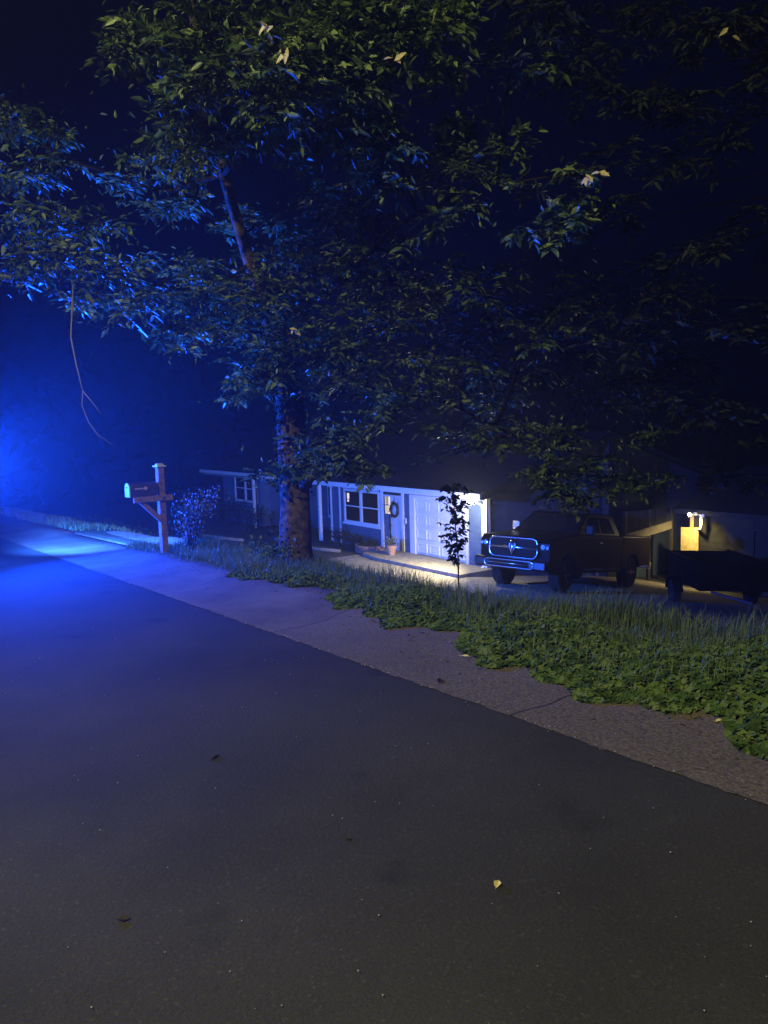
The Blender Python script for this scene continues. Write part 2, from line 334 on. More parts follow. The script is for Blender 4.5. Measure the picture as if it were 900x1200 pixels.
Hh=(.05+.2*rng.uniform(0,1,len(X))**1.6)*(1+.4*cl)*np.where(X<-10,.8,1)*np.where(Y<4.9,.7,1.)
blades('tall_grass',X,Y,Hh,'long uncut grass on the bank above the driveway',M['grass'],.0028)
n=16000; X=rng.uniform(-45,-14.5,n); Y=4.6+rng.uniform(0,1,n)**1.5*7
k=~((X>-19.6)&(X<-14.0)&(Y<11.5)); blades('lawn_grass',X[k],Y[k],rng.uniform(.05,.16,k.sum()),'rough grass on the dark lawn left of the mailbox',M['grass'],.012)
n=9000; X=rng.uniform(-9,.8,n); Y=rng.uniform(3.85,5.0,n); k=(Y>3.95+np.clip((-X-4.4)*.15,0,.42)+.15*np.sin(X*2.3)); blades('weed_grass',X[k],Y[k],.05+.13*rng.uniform(0,1,k.sum())**2,'thin grass blades poking through the creeper',M['grass'],.0022)
# seed heads
n=70; X=rng.uniform(-6,-1,n);Y=rng.uniform(5.5,7,n)
blades('weed_stalks',X,Y,rng.uniform(.2,.36,n),'thin seeding weed stalks on top of the bank',M['grass'],.0022)
# grit on the road
n=1100; X=-rng.uniform(0,1,n)**1.3*9+.6; Y=rng.uniform(-2.5,3.7,n); s=rng.uniform(.0015,.0045,n)
X[n//2:]=rng.uniform(-6,0,n-n//2); Y[n//2:]=3.2+rng.uniform(0,1,n-n//2)*.75
k_=rng.integers(0,n,260); X[k_]=-rng.uniform(0,1,260)**.8*11; Y[k_]=3.13+rng.normal(0,.018,260); s[k_]*=1.3
C=np.stack([X,Y,.044*X+.006+s*.3+np.where(Y>3.1,np.interp(Y,[3.1,3.4,3.7,3.9,4.1],[0,-.005,.012,.055,.085]),0)],1); oc=np.array([(1,0,0),(0,1,0),(-1,0,0),(0,-1,0),(0,0,.7),(0,0,-.7)])
vv=(C[:,None,:]+oc[None]*s[:,None,None]*rng.uniform(.6,1.4,(n,6,1))).reshape(-1,3); tri=np.array([0,1,4,1,2,4,2,3,4,3,0,4,1,0,5,2,1,5,3,2,5,0,3,5])
tag(npmesh('gravel',vv,(np.arange(n)[:,None]*6+tri).ravel(),np.full(8*n,3),M['pebble']),'loose pale grit scattered on the asphalt','gravel',kind='stuff')

n=420; X=-rng.uniform(0,1,n)**.9*12+.5; Y=3.95-np.abs(rng.normal(0,.28,n))+np.clip((-X-4.4)*.2,0,.5); Y=np.maximum(Y,3.14)
Z=np.array([road_z(a)+np.interp(b,[p[0] for p in prof],[p[1] for p in prof]) for a,b in zip(X,Y)])+.006
a=rng.uniform(0,2*pi,n); Ln=rng.uniform(.015,.045,n)
leaf_mesh('leaf_litter',np.stack([X,Y,Z],1),np.stack([np.cos(a),np.sin(a),rng.uniform(-.05,.25,n)],1),np.tile([0,0,1.],(n,1))+rng.normal(0,.25,(n,3)),Ln,Ln*.28,M['litter'])
tag(bpy.data.objects['leaf_litter'],'brown crumbled leaf litter lying in the gutter','leaf litter',kind='stuff')
# ---------------------------------------------------------------- fallen leaves
def fallen(px,py,L,W,a,m,label,cat='leaf',yoff=0):
    ray=V+RT*((px-450)/F)+UP*((600-py)/F); t=(-H)/(ray.z-.044*ray.x); p=Vector((0,0,H))+ray*t
    y=p.y; off=.006+(np.interp(y,[3.15,3.4,3.7,3.9,4.1],[.008,-.008,.014,.059,.089]) if y>3.15 else 0)
    b=MB(); pr=[(-.5,0,.0),(-.25,.4,.012),(.1,.5,.018),(.5,0,.004),(.1,-.5,.01),(-.25,-.4,.016),(0,0,.0)]
    vs=[(x*L,yy*W,z*.45) for x,yy,z in pr]; vs2=[(x,yy,z-.0015) for x,yy,z in vs]
    b.add(vs+vs2,[(i,(i+1)%6,6) for i in range(6)]+[((i+1)%6+7,i+7,13) for i in range(6)]+[(i,i+7,(i+1)%6+7,(i+1)%6) for i in range(6)])
    b.tube([(-.5*L,0,.002),(-.75*L,.05*W,.004)],.001,5)
    o=b.build('fallen_leaf',m); o.location=(p.x,p.y,p.z+off-.003); o.rotation_euler=(0,-.04,a); tag(o,label,cat,'fallen leaves on the road and gutter'); return o
for a in [(583,1037,.045,.028,2.2,'leaf_fallen','bright yellow leaf lying alone on the open asphalt, nearest the viewer'),
          (408,984,.03,.022,.4,'leaf_dead','small blackened leaf on the asphalt, up and left of the yellow leaf'),
          (145,1078,.05,.03,.8,'leaf_dead','dark flattened leaf on the asphalt at the lower left'),
          (253,888,.07,.015,2.0,'leaf_dead','thin curled brown leaf on the mid road'),
          (545,773,.07,.04,.6,'leaf_fallen','yellow leaf on the gutter where the creeper first steps back from the kerb'),
          (625,820,.06,.035,2.6,'leaf_fallen','yellow leaf lying in the middle of the gutter'),
          (843,853,.05,.03,1.1,'leaf_fallen','yellow leaf at the creeper edge, farthest right along the gutter'),
          (516,799,.12,.045,2.6,'leaf_dead','long black leaf beside the asphalt edge in the gutter')]:
    fallen(*a[:5],M[a[5]],a[6])

# ---------------------------------------------------------------- mailbox
mz=gz(-12.64,4.75)
mbx=empty('mailbox',(-12.76,4.42,mz-.02),R(6),'wooden post mailbox with an open-bracket arm and dark metal box beside the road','mailbox')
b=MB(); b.box(-.055,.055,-.055,.055,-.3,1.50); b.build('post',M['wood'],mbx,bev=.006)
b=MB(); b.box(-.085,.085,-.085,.085,1.50,1.525); b.prism([(-.06,1.525),(.06,1.525),(0,1.56)],1,-.06,.06); b.build('post_cap',M['white_soft'],mbx,bev=.004)
b=MB(); b.box(.056,.10,-.52,.17,.93,1.03); b.build('cross_arm',M['wood'],mbx,bev=.006)
b=MB(); b.prism([(-.42,.93),(-.31,.93),(-.056,.68),(-.056,.56)],0,.0,.055); b.build('brace',M['wood'],mbx,bev=.004)
b=MB()
prf=[(.085*cos(t)+.01,.10*sin(t)+1.16) for t in np.linspace(0,pi,12)]+[(-.075,1.04),(.095,1.04)]
b.prism(prf,1,-.57,-.09); box=b.build('box',M['mailbox'],mbx,bev=.004)
b=MB(); prd=[(.09*cos(t)+.01,.105*sin(t)+1.16) for t in np.linspace(0,pi,14)]+[(-.08,1.03),(.10,1.03)]
b.prism(prd,1,-.594,-.572); dr=b.build('door',M['mailbox_door'],mbx,bev=.003)
b=MB(); b.box(-.01,.03,-.614,-.595,1.185,1.2); b.build('handle',M['steel'],dr,bev=.003)
b=MB(); b.box(.101,.106,-.50,-.32,1.155,1.175); b.lathe([(.03,0),(.03,.006)],(.101,-.31,1.165),14,0); b.build('flag',M['flag'],mbx,bev=.001)
for bx,bz in ((.1,.98),(.056,.74)):
    b=MB(); b.lathe([(.022,0),(.018,.012)],(bx,0,bz),12,0); b.build('bolt',M['steel'],mbx)
# far roadside mailbox, small reflections in the dark
fm=empty('mailbox',(-33.6,4.9,gz(-33.6,4.9)),R(-8),'dark distant mailbox on a thin post at the far left road edge','mailbox')
b=MB(); b.box(-.05,.05,-.05,.05,-.2,1.15); b.build('post',M['wood_dark'],fm)
b=MB(); b.prism([(.1*cos(t),.11*sin(t)+1.27) for t in np.linspace(0,pi,10)]+[(-.1,1.15),(.1,1.15)],1,-.3,.25); b.build('box',M['mailbox'],fm,bev=.005)
for z,w in ((1.28,.05),(.85,.035),(.35,.02)):
    b=MB(); b.box(.052 if z<1.1 else .101,.112,-.04-w,w-.04,z-.02,z+.02); b.build('reflector',M['reflector'],fm)

# ---------------------------------------------------------------- trees
def tree_parts(parent,trunk_pts,trunk_r,limbs,wob=.04,n=20):
    b=MB(); pts=[Vector(p) for p in trunk_pts]
    # resample
    P=[];Q=[]
    for i in range(len(pts)-1):
        for k in range(6):
            t=k/6; P.append(pts[i].lerp(pts[i+1],t)); Q.append(trunk_r[i]*(1-t)+trunk_r[i+1]*t)
    P.append(pts[-1]);Q.append(trunk_r[-1]); b.tube(P,Q,n,wob); return b.build('trunk',M['bark'],parent,smooth=True)
TB=Vector((-10.65,5.8,gz(-10.65,5.8)-.15))
oak=empty('leafy_tree',TB,0,'tall leafy tree with a thick ivy-scarred trunk between the mailbox and the garage','tree')
w=lambda p:Vector(p)-TB
tp=[TB,TB+Vector((0,0,.35)),at(346,585,12.2),at(341,520,12.1),at(337,470,12.0),at(322,395,11.6),at(293,310,11.0),at(262,205,10.4),at(235,90,9.8),at(215,-60,9.2)]
tr=[.36,.262,.235,.215,.18,.13,.09,.07,.055,.04]
tree_parts(oak,[w(p) for p in tp],tr,[])
b=MB(); st=at(363,560,11.96); b.tube([w(at(352,572,12.1)),w(at(364,556,11.85)),w(at(366,550,11.8))],[.12,.10,.085],12,.05); b.build('cut_stub',M['bark'],oak,smooth=True)
# clumps: px,py,depth,rx,ry,tips
CL=[ # near top-left bough
 (165,45,7.6,55,28,13),(215,60,7.5,50,30,16),(160,100,7.8,40,22,9),(205,112,7.6,45,22,12),(270,30,7.4,60,30,20),(265,95,7.5,60,34,20),(330,60,7.2,55,40,22),(325,125,7.6,50,30,16),
 (390,30,7.3,50,40,20),(400,95,7.5,50,45,20),(440,150,8.2,55,45,20),(370,180,8.6,50,40,16),(345,200,9.2,45,30,11),(470,40,7.4,50,45,18),(525,20,7.8,45,30,10),(500,95,7.9,40,40,9),
 (300,-20,7.2,150,30,24),(455,215,8.8,50,50,18),(480,270,9.0,50,32,15),(425,255,9.6,45,40,14),(515,75,7.6,28,14,5),
 # left boughs
 (20,145,10,40,24,11),(70,160,10.2,35,18,8),(25,200,10,45,22,12),(95,190,10.3,45,14,6),(40,255,9.8,55,22,14),(100,262,9.8,50,20,11),(60,300,9.6,60,22,14),(125,305,9.8,55,26,14),(20,320,9.6,40,26,9),
 (180,335,10,60,28,16),(200,200,11,36,14,5),(190,235,11,40,16,6),(150,215,11,30,12,4),(215,305,10.5,45,28,11),(240,350,10.6,60,26,15),
 (300,270,12.2,55,35,9),(355,290,10.8,45,36,14),(330,340,10.6,55,35,20),(345,375,10.8,45,28,14),(400,330,10.8,50,45,18),(390,235,10.4,40,30,10),
 (260,390,10.8,60,28,14),(300,430,11,40,30,13),(200,385,10.5,40,18,6),(290,455,11.2,28,22,8),(218,408,10.2,14,16,3),(150,355,9.8,45,18,6),
 (395,400,11.2,50,40,16),(430,450,11.4,50,45,18),(380,470,11.6,35,40,13),(450,400,11.5,50,50,16),(490,480,11.8,50,40,16),(520,425,11.6,45,50,14),(400,520,11.4,45,26,13),(395,543,11.3,42,20,13),(425,550,11.3,25,12,5),
 (365,520,11.7,24,24,7),(345,548,11.6,26,9,5),(305,553,11.4,18,7,2),
 # toward the garage
 (540,500,12,45,30,13),(570,470,12,45,45,13),(545,530,12.2,40,18,8),(610,510,12,50,30,15),(660,520,11.8,48,30,16),(640,560,11.8,42,22,13),(690,560,11.9,40,20,11),(720,530,11.7,45,26,13),(670,585,11.9,26,10,6),(725,570,12,45,16,9),(760,560,12.2,30,14,5),(745,510,11.9,40,16,7),(600,460,12.4,60,40,10),(500,540,12.2,25,15,4),
 (250,150,9.4,60,40,14),(350,165,9.2,50,34,10),(400,300,10.6,60,40,14),(460,330,10.8,60,50,14),(230,250,12,40,40,6),(110,350,9.9,60,24,8),(370,420,11.4,40,40,12),(440,500,11.8,50,40,12),(560,420,11.6,50,40,8),
 (255,130,8.4,40,26,12),(300,150,8.4,40,28,13),(235,175,8.8,36,18,8),(215,140,8.6,30,18,6),
 (305,345,10.2,34,26,12),(322,395,10.6,30,24,10),(318,430,10.9,24,16,6),(205,180,9.4,30,16,7),(228,150,9.2,26,18,7),(165,185,9.6,26,12,5),
 # right of centre
 (540,185,8.6,50,30,14),(610,180,8.4,50,28,13),(645,215,8.2,45,28,14),(590,225,8.6,50,26,12),(690,200,8.2,35,26,9),(560,255,8.8,45,22,8),(640,262,8.6,45,26,7),(675,240,8.4,25,20,5),
 (560,330,10,70,40,7),(490,350,10.4,50,40,9),(640,380,10.6,80,50,9),(600,70,8.6,60,35,5),(540,140,8.4,30,24,4)]
def clump_tips(L,jit=1.0):
    T=[];cs=[]
    for (px,py,d,rx,ry,n) in L:
        c=at(px,py,d); cs.append(c); a=rx*d/F*.85; h=ry*d/F*.8
        for _ in range(n):
            while True:
                u=rng.uniform(-1,1,3)
                if (u**2).sum()<1: break
            T.append((c.x+u[0]*a,c.y+u[1]*a,c.z+u[2]*h))
    return T,cs
def branches(parent,cs,spine,m,name='branches',r0=.045,origin=TB,tips=None):
    b=MB()
    for c in cs:
        # join to nearest lower spine point
        best=min(spine,key=lambda s:(s-c).length+max(0,s.z-c.z)*1.5+0)
        mid=best.lerp(c,.5)+Vector((random.uniform(-.2,.2),random.uniform(-.2,.2),.12*(c-best).length))
        L=(c-best).length; pts=[]
        for i in range(9):
            t=i/8; p=best*(1-t)**2+mid*2*t*(1-t)+c*t*t; pts.append(p-origin+Vector((random.uniform(-1,1),random.uniform(-1,1),random.uniform(-1,1)))*.025*(t>0))
        b.tube(pts,[max(.006,min(r0,.012*L+.01)*(1-.85*i/8)) for i in range(9)],6)
    if tips:
        cv=[Vector(c) for c in cs]
        for t in tips:
            t=Vector(t); c=min(cv,key=lambda q:(q-t).length_squared)
            q=c.lerp(t,.5)+Vector((0,0,.05)); b.tube([c-origin,q-origin,t-origin],[.007,.005,.003],4)
    return b.build(name,m,parent,smooth=True)
tips,cs=clump_tips(CL)
hole=lambda p:sin(p[0]*3.1+p[2]*2.3)+sin(p[1]*2.7-p[2]*3.3+1)+sin(p[0]*1.3-p[1]*1.9)
tips=[t for t in tips if hole(t)>-.75 or random.random()<.12]
sp=[tp[i].lerp(tp[i+1],t) for i in range(3,len(tp)-1) for t in (0,.33,.66)]
# main limbs reaching toward the road and the garage
limb=[[tp[5],at(400,330,10.8),at(470,260,9.2),at(560,215,8.7),at(680,205,8.2)],[tp[4],at(430,455,11.5),at(520,470,12),at(620,520,12),at(740,545,12)],
      [tp[6],at(240,345,10.6),at(150,325,9.9),at(30,300,9.6)],[tp[7],at(190,225,10.9),at(90,190,10.3),at(10,150,10)],[tp[7],at(300,150,8.8),at(330,100,7.6),at(400,50,7.3),at(500,40,7.4)],[at(300,150,8.8),at(250,90,7.6),at(160,60,7.6)]]
b=MB()
for l in limb:
    P=[]
    for i in range(len(l)-1):
        for k in range(5): P.append(l[i].lerp(l[i+1],k/5)+Vector((random.uniform(-1,1),random.uniform(-1,1),random.uniform(-1,1)))*.02*(i+k>0))
    P.append(l[-1]); nn=len(P); b.tube([p-TB for p in P],[.035*(1-.8*i/(nn-1)) for i in range(nn)],9,.04); sp+=P[2:]
b.build('limb',M['branch'],oak,smooth=True)
branches(oak,cs,sp,M['branch'],tips=tips)
foliage('crown',tips,M['leaf'],oak,per=5,size=.115,rach=.21,wr=.2,origin=TB,droop=.1)
PX=np.array([tips[i] for i in rng.integers(0,len(tips),6000)])+rng.normal(0,.17,(6000,3)); DX=rng.normal(0,1,(6000,3)); DX[:,2]-=.3; LX=rng.uniform(.05,.12,6000)
leaf_mesh('loose_leaves',PX,DX,rng.normal(0,.5,(6000,3))+np.array([.2,-.3,1]),LX,LX*.2,M['leaf'],oak,origin=TB)
# leaf clusters coloured pale yellow to stand in for strong lamp light
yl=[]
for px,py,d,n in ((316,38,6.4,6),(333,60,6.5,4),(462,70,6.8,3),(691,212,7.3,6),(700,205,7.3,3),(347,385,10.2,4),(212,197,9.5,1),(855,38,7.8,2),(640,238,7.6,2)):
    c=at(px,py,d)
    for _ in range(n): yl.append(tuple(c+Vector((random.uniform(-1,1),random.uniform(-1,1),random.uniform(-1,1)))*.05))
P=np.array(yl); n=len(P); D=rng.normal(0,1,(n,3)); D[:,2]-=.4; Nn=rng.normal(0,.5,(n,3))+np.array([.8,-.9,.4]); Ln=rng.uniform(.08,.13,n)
leaf_mesh('lit_yellow_leaves',P,D,Nn,Ln,Ln*.2,M['leaf_lit_yellow'],oak,origin=TB)
# bare hanging twig
tw=[at(86,330,9.7),at(83,395,9.2),at(90,430,9.15),at(97,458,9.1)]
b=MB(); b.tube([p-TB for p in tw],[.012,.009,.008,.006],6)
b.tube([p-TB for p in (tw[3],at(107,470,9.1),at(119,486,9.1))],[.006,.005,.003],6)
b.tube([p-TB for p in (tw[3],at(96,475,9.1),at(104,495,9.1),at(115,510,9.1),at(132,521,9.1))],[.006,.005,.005,.004,.003],6)
b.build('bare_twig',M['twig'],oak,smooth=True)
# ivy hugging the trunk
ivt=[];ivd=[]
for _ in range(900):
    t=random.random()**.8; i=2+t*3.0; a=int(i); c=tp[a].lerp(tp[a+1],i-a); rr=tr[a]*(1-(i-a))+tr[a+1]*(i-a)
    th=random.uniform(0,2*pi); 
    if i<2.45 and random.random()<.8: th=random.uniform(2.6,4.4)
    d=Vector((cos(th),sin(th),0)); ivt.append(tuple(c+d*(rr+.012)-TB)); ivd.append((d.x+random.uniform(-.5,.5),d.y+random.uniform(-.5,.5),random.uniform(-.9,.2)))
for _ in range(150):
    th=random.uniform(2.8,5.6); h=random.uniform(.1,.75)
    if random.random()<h: continue
    d=Vector((cos(th),sin(th),0)); rr=.31+.1*random.random(); ivt.append((d.x*rr,d.y*rr,h+.1)); ivd.append((d.x+random.uniform(-.6,.6),d.y+random.uniform(-.6,.6),random.uniform(-.5,.5)))
P=np.array(ivt);D=np.array(ivd); n=len(P); Nn=np.stack([P[:,0]*0+rng.normal(0,.4,n),-.7+rng.normal(0,.4,n),rng.uniform(.2,1,n)],1); Ln=rng.uniform(.04,.08,n)
leaf_mesh('ivy',P,D,Nn,Ln,Ln*.42,M['leaf_dark'],oak)

# right-hand dark tree whose crown overhangs the drive
T2=Vector((-1.9,8.6,-1.75)); dk=empty('dark_tree',T2,0,'dim overhanging tree filling the dark upper right corner','tree')
tp2=[T2,T2+Vector((-.05,0,1.8)),T2+Vector((-.3,-.1,4)),T2+Vector((-.9,-.4,6.5)),T2+Vector((-1.8,-.8,8.6))]
tree_parts(dk,[p-T2 for p in tp2],[.3,.25,.2,.13,.06],[])
CL2=[(540,400,12.5,60,40,20),(600,440,12.8,60,34,20),(660,420,12.8,60,40,22),(720,450,12.6,60,40,22),(780,430,12.4,60,40,20),(620,370,13,60,40,20),(700,370,12.8,60,40,20),(770,350,12.5,60,40,18),(820,480,12.2,50,34,14),(560,340,12.6,60,34,14),(850,560,12.5,40,20,6),(650,60,9,70,40,12),(720,110,9,60,40,11),(790,110,8.8,50,28,9),(740,30,8.8,70,35,11),(830,35,8.4,60,24,12),(880,70,8.4,40,26,6),(860,140,8.6,60,40,7),(790,180,9,60,36,7),(720,240,9.4,50,36,5),(850,260,9,60,60,7),(780,320,9.4,60,50,6),  # front clumps added to block street light, dark-coloured to read as unlit
     (700,330,9.8,60,40,5),(860,400,9.2,60,60,6),(740,400,9.8,60,40,7),(800,470,10,60,40,5),(880,500,9.6,40,50,4),(640,10,8.8,60,25,8),(900,10,8.2,50,30,6),(700,180,9.4,40,30,4)]
t2,c2=clump_tips(CL2); sp2=[tp2[i].lerp(tp2[i+1],t) for i in range(1,4) for t in (0,.5,1)]
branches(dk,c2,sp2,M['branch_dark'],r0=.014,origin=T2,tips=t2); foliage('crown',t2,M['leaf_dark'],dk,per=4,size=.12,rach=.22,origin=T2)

# slender sapling in front of the garage
sb=at(537,684,11.9); sb.z=gz(sb.x,sb.y)-.03
sap=empty('sapling',sb,0,'slender dark sapling standing in front of the garage door','sapling')
top=at(531,572,11.9); pts=[Vector((0,0,0)),(at(537,655,11.9)-sb),(at(533,610,11.9)-sb),top-sb]
b=MB(); b.tube(pts,[.016,.013,.009,.004],8)
sl=[];
for i in range(44):
    t=i/43; z=at(535-2*t,660-88*t,11.9)-sb; a=random.uniform(0,2*pi); L=random.uniform(.08,.26)*(1.15-.5*abs(t-.55)); e=z+Vector((cos(a)*L,sin(a)*L,L*.5)); b.tube([z,e],[.004,.002],5)
    for q in range(4): sl.append(z.lerp(e,.3+.7*q/3)+Vector((random.uniform(-.03,.03),random.uniform(-.03,.03),random.uniform(-.02,.02))))
# two side tufts seen against the door and the lamp
for px,py in ((517,582),(524,575),(521,628),(523,632),(545,572),(548,577)):
    for _ in range(3): sl.append(at(px+random.uniform(-3,3),py+random.uniform(-3,3),11.9)-sb)
b.build('stem',M['wood_dark'],sap,smooth=True)
P=np.array([tuple(p) for p in sl for _ in range(2)]); n=len(P); D=rng.normal(0,1,(n,3)); D[:,2]=-np.abs(D[:,2])*.7; Ln=rng.uniform(.07,.115,n)
leaf_mesh('leaves',P,D,rng.normal(0,.5,(n,3))+np.array([.6,-.6,.8]),Ln,Ln*.23,M['leaf_dark'],sap)

def shrub(name,loc,rx,h,n,m,label,size=.03,stems=7,lean=(0,0),cat='shrub',group=None,wr=.35):
    e=empty(name,loc,0,label,cat,group); b=MB(); T=[]
    for i in range(stems):
        a=2*pi*i/stems+random.uniform(-.3,.3); hh=h*random.uniform(.6,1); end=Vector((cos(a)*rx*random.uniform(.4,1)+lean[0],sin(a)*rx*random.uniform(.4,1)+lean[1],hh)); mid=Vector((end.x*.3,end.y*.3,hh*.55))
        b.tube([(cos(a)*.02,sin(a)*.02,-.08),mid,end],[.009,.006,.003],5)
        for k in range(n//stems):
            t=.25+.75*random.random()**.7; p=mid.lerp(end,(t-.25)/.75) if t>.45 else mid*(t/.45)
            T.append(p+Vector((random.gauss(0,1),random.gauss(0,1),random.gauss(0,.8)))*rx*.22)
    b.build('stems',M['branch'],e)
    P=np.array([tuple(p) for p in T]); k=len(P); D=rng.normal(0,1,(k,3)); Ln=rng.uniform(.6,1.4,k)*size
    leaf_mesh('leaves',P,D,rng.normal(0,.6,(k,3))+np.array([.2,-.4,1]),Ln,Ln*wr,m,e); return e
def G(px,py,d): p=at(px,py,d); return Vector((p.x,p.y,gz(p.x,p.y)))
def gp(x,y): return Vector((x,y,gz(x,y)))
shrub('shrub',gp(-12.95,4.98),.5,1.15,800,M['leaf_pale'],'loose sparse shrub with small pale leaves right behind the mailbox post',.045,11,(.02,.12))
shrub('shrub',gp(-13.1,5.0),.3,.45,260,M['leaf_pale'],'low straggly shrub crouching at the foot of the mailbox post',.04,7)
shrub('shrub',gp(-10.15,5.1),.4,.35,220,M['ivy'],'low leafy weeds in front of the thick tree trunk',.06,7)
shrub('shrub',gp(-17.2,9.2),.22,1.0,60,M['leaf_dark'],'thin bare little bush on the dark lawn left of the thick trunk',.05,5)
for i,(x,sz,lb) in enumerate([(-24.9,.45,'rounded dark bush below the left end of the front window'),(-23.9,.4,'small dark bush below the middle of the front window'),(-23.0,.35,'small bush with pale flecks touching the brick planter by the door'),
      (-27.2,.5,'dark bush at the foot of the porch downspouts')]):
    shrub('bush',(x,15.45,-3.0),sz,sz*1.5,420,M['leaf_dark'],lb,.06,9,cat='bush',group='bushes along the house front')
for x,y,sz,lb in [(-33.4,14.8,.7,'dark bush under the far left window'),(-35.3,14.9,.7,'dark bush at the far left corner of the house'),(-30.6,14.6,.6,'dark bush in front of the dark porch')]:
    shrub('bush',(x,y,-3.0),sz,sz*1.9,420,M['leaf_dark'],lb,.09,9,cat='bush',group='bushes along the house front')

# ---------------------------------------------------------------- far dark woodland
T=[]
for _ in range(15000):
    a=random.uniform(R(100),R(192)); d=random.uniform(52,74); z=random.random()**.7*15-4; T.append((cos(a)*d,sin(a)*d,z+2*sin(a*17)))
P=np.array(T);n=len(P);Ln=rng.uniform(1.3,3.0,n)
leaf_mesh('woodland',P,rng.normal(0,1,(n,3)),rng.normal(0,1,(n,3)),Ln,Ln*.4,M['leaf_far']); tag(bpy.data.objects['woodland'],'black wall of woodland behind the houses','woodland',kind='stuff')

# ---------------------------------------------------------------- house with garage
HZ=-3.0
house=empty('house',(-27,19,HZ),0,'low single storey house with pale fascia, grey siding and attached single garage','house')
h=lambda x,y,z:(x+27,y-19,z+3)
class HB(MB):
    def build(s,*a,**k):
        s.v=[h(*v) for v in s.v]; return MB.build(s,*a,**k)
def lap(b,x0,x1,z0,z1,y,step=.17,t=.018):
    z=z0
    while z<z1-.01:
        zt=min(z+step,z1)
        b.add([(x0,y-t,z),(x1,y-t,z),(x1,y-.003,zt),(x0,y-.003,zt),(x0,y,z),(x1,y,z),(x1,y,zt),(x0,y,zt)],[(0,1,2,3),(0,4,5,1),(1,5,6,2),(0,3,7,4),(4,7,6,5),(3,2,6,7)]); z=zt
def lapx(b,y0,y1,z0,z1,x,step=.17,t=.018):
    z=z0
    while z<z1-.01:
        zt=min(z+step,z1)
        b.add([(x+t,y0,z),(x+t,y1,z),(x+.003,y1,zt),(x+.003,y0,zt),(x,y0,z),(x,y1,z),(x,y1,zt),(x,y0,zt)],[(0,1,2,3),(0,4,5,1),(1,5,6,2),(0,3,7,4),(4,7,6,5),(3,2,6,7)]); z=zt
FY=16.0
b=HB(); EZ=-.70
b.box(-26.2,-25.24,FY,FY+.15,-4,EZ); b.box(-25.24,-22.82,FY,FY+.15,-4,-2.16); b.box(-25.24,-22.82,FY,FY+.15,-.72,EZ); b.box(-22.82,-22.3,FY,FY+.15,-4,EZ)
b.box(-22.3,-21.38,FY,FY+.15,-.9,EZ); b.box(-21.38,-20.98,FY,FY+.15,-4,EZ); b.box(-20.98,-18.02,FY,FY+.15,-.82,EZ); b.box(-18.02,-17.2,FY,FY+.15,-4,EZ)
b.box(-26.2,-26.05,FY+.15,17.6,-4,EZ); b.box(-32.6,-26.2,17.5,17.65,-4,EZ); b.box(-32.75,-32.6,FY+.0,17.65,-4,-.5); b.box(-36.6,-32.75,FY,FY+.15,-4,-.5)
b.box(-36.75,-36.6,FY,27,-4,-.5); b.box(-17.35,-17.2,FY+.15,22.4,-5,EZ); b.box(-36.6,-17.2,27,27.15,-5,EZ); b.box(-17.35,-17.2,22.4,27,-5,EZ)
b.build('wall',M['siding'],house)
for a_ in ((-18.0,-17.2,-3.0,-.81),(-21.36,-21.0,-3.0,-.81),(-26.1,-25.3,-3.0,-.72),(-25.24,-22.82,-3,-2.2),(-36.5,-35.35,-3,-.5),(-35.35,-32.8,-3,-1.96)):
    b=HB(); lap(b,*a_,FY); b.build('siding',M['siding'],house)
b=HB(); lapx(b,16.14,21.39,-4,-.62,-17.2); b.build('siding',M['siding'],house)
# foundation wall corner at far end of side wall (paler chimney breast)
b=HB(); b.box(-17.18,-16.9,21.4,22.3,-5,1.0); b.build('chimney',M['wall_dark'],house,bev=.01)
# roof
RZ=1.15
def slab(b,quad,t=.10):
    q=[Vector(p) for p in quad]; n=(q[1]-q[0]).cross(q[2]-q[0]).normalized(); n=n if n.z>0 else -n
    b.add([tuple(p) for p in q]+[tuple(p-n*t) for p in q],[(0,1,2,3),(7,6,5,4),(0,4,5,1),(1,5,6,2),(2,6,7,3),(3,7,4,0)])
b=HB(); slab(b,[(-38.2,15.45,-.50),(-16.85,15.45,-.50),(-16.85,21.5,RZ),(-38.2,21.5,RZ)]); slab(b,[(-38.2,27.6,-.50),(-16.85,27.6,-.50),(-16.85,21.5,RZ),(-38.2,21.5,RZ)])
rf=b.build('roof',M['shingle'],house)
b=HB(); b.box(-31.9,-16.83,15.40,15.445,-.70,-.53); b.box(-38.3,-31.9,15.38,15.43,-.62,-.46); b.build('fascia',M['white'],house,bev=.004)
b=HB(); b.box(-38.1,-16.9,15.46,15.99,-.705,-.685); b.build('soffit',M['white_soft'],house)
b=HB(); b.prism([(-27.4+.4,0)]*0+[(15.5,-.7),(27.5,-.7),(21.5,RZ-.12)],0,-17.3,-17.22); b.build('gable',M['siding'],house)
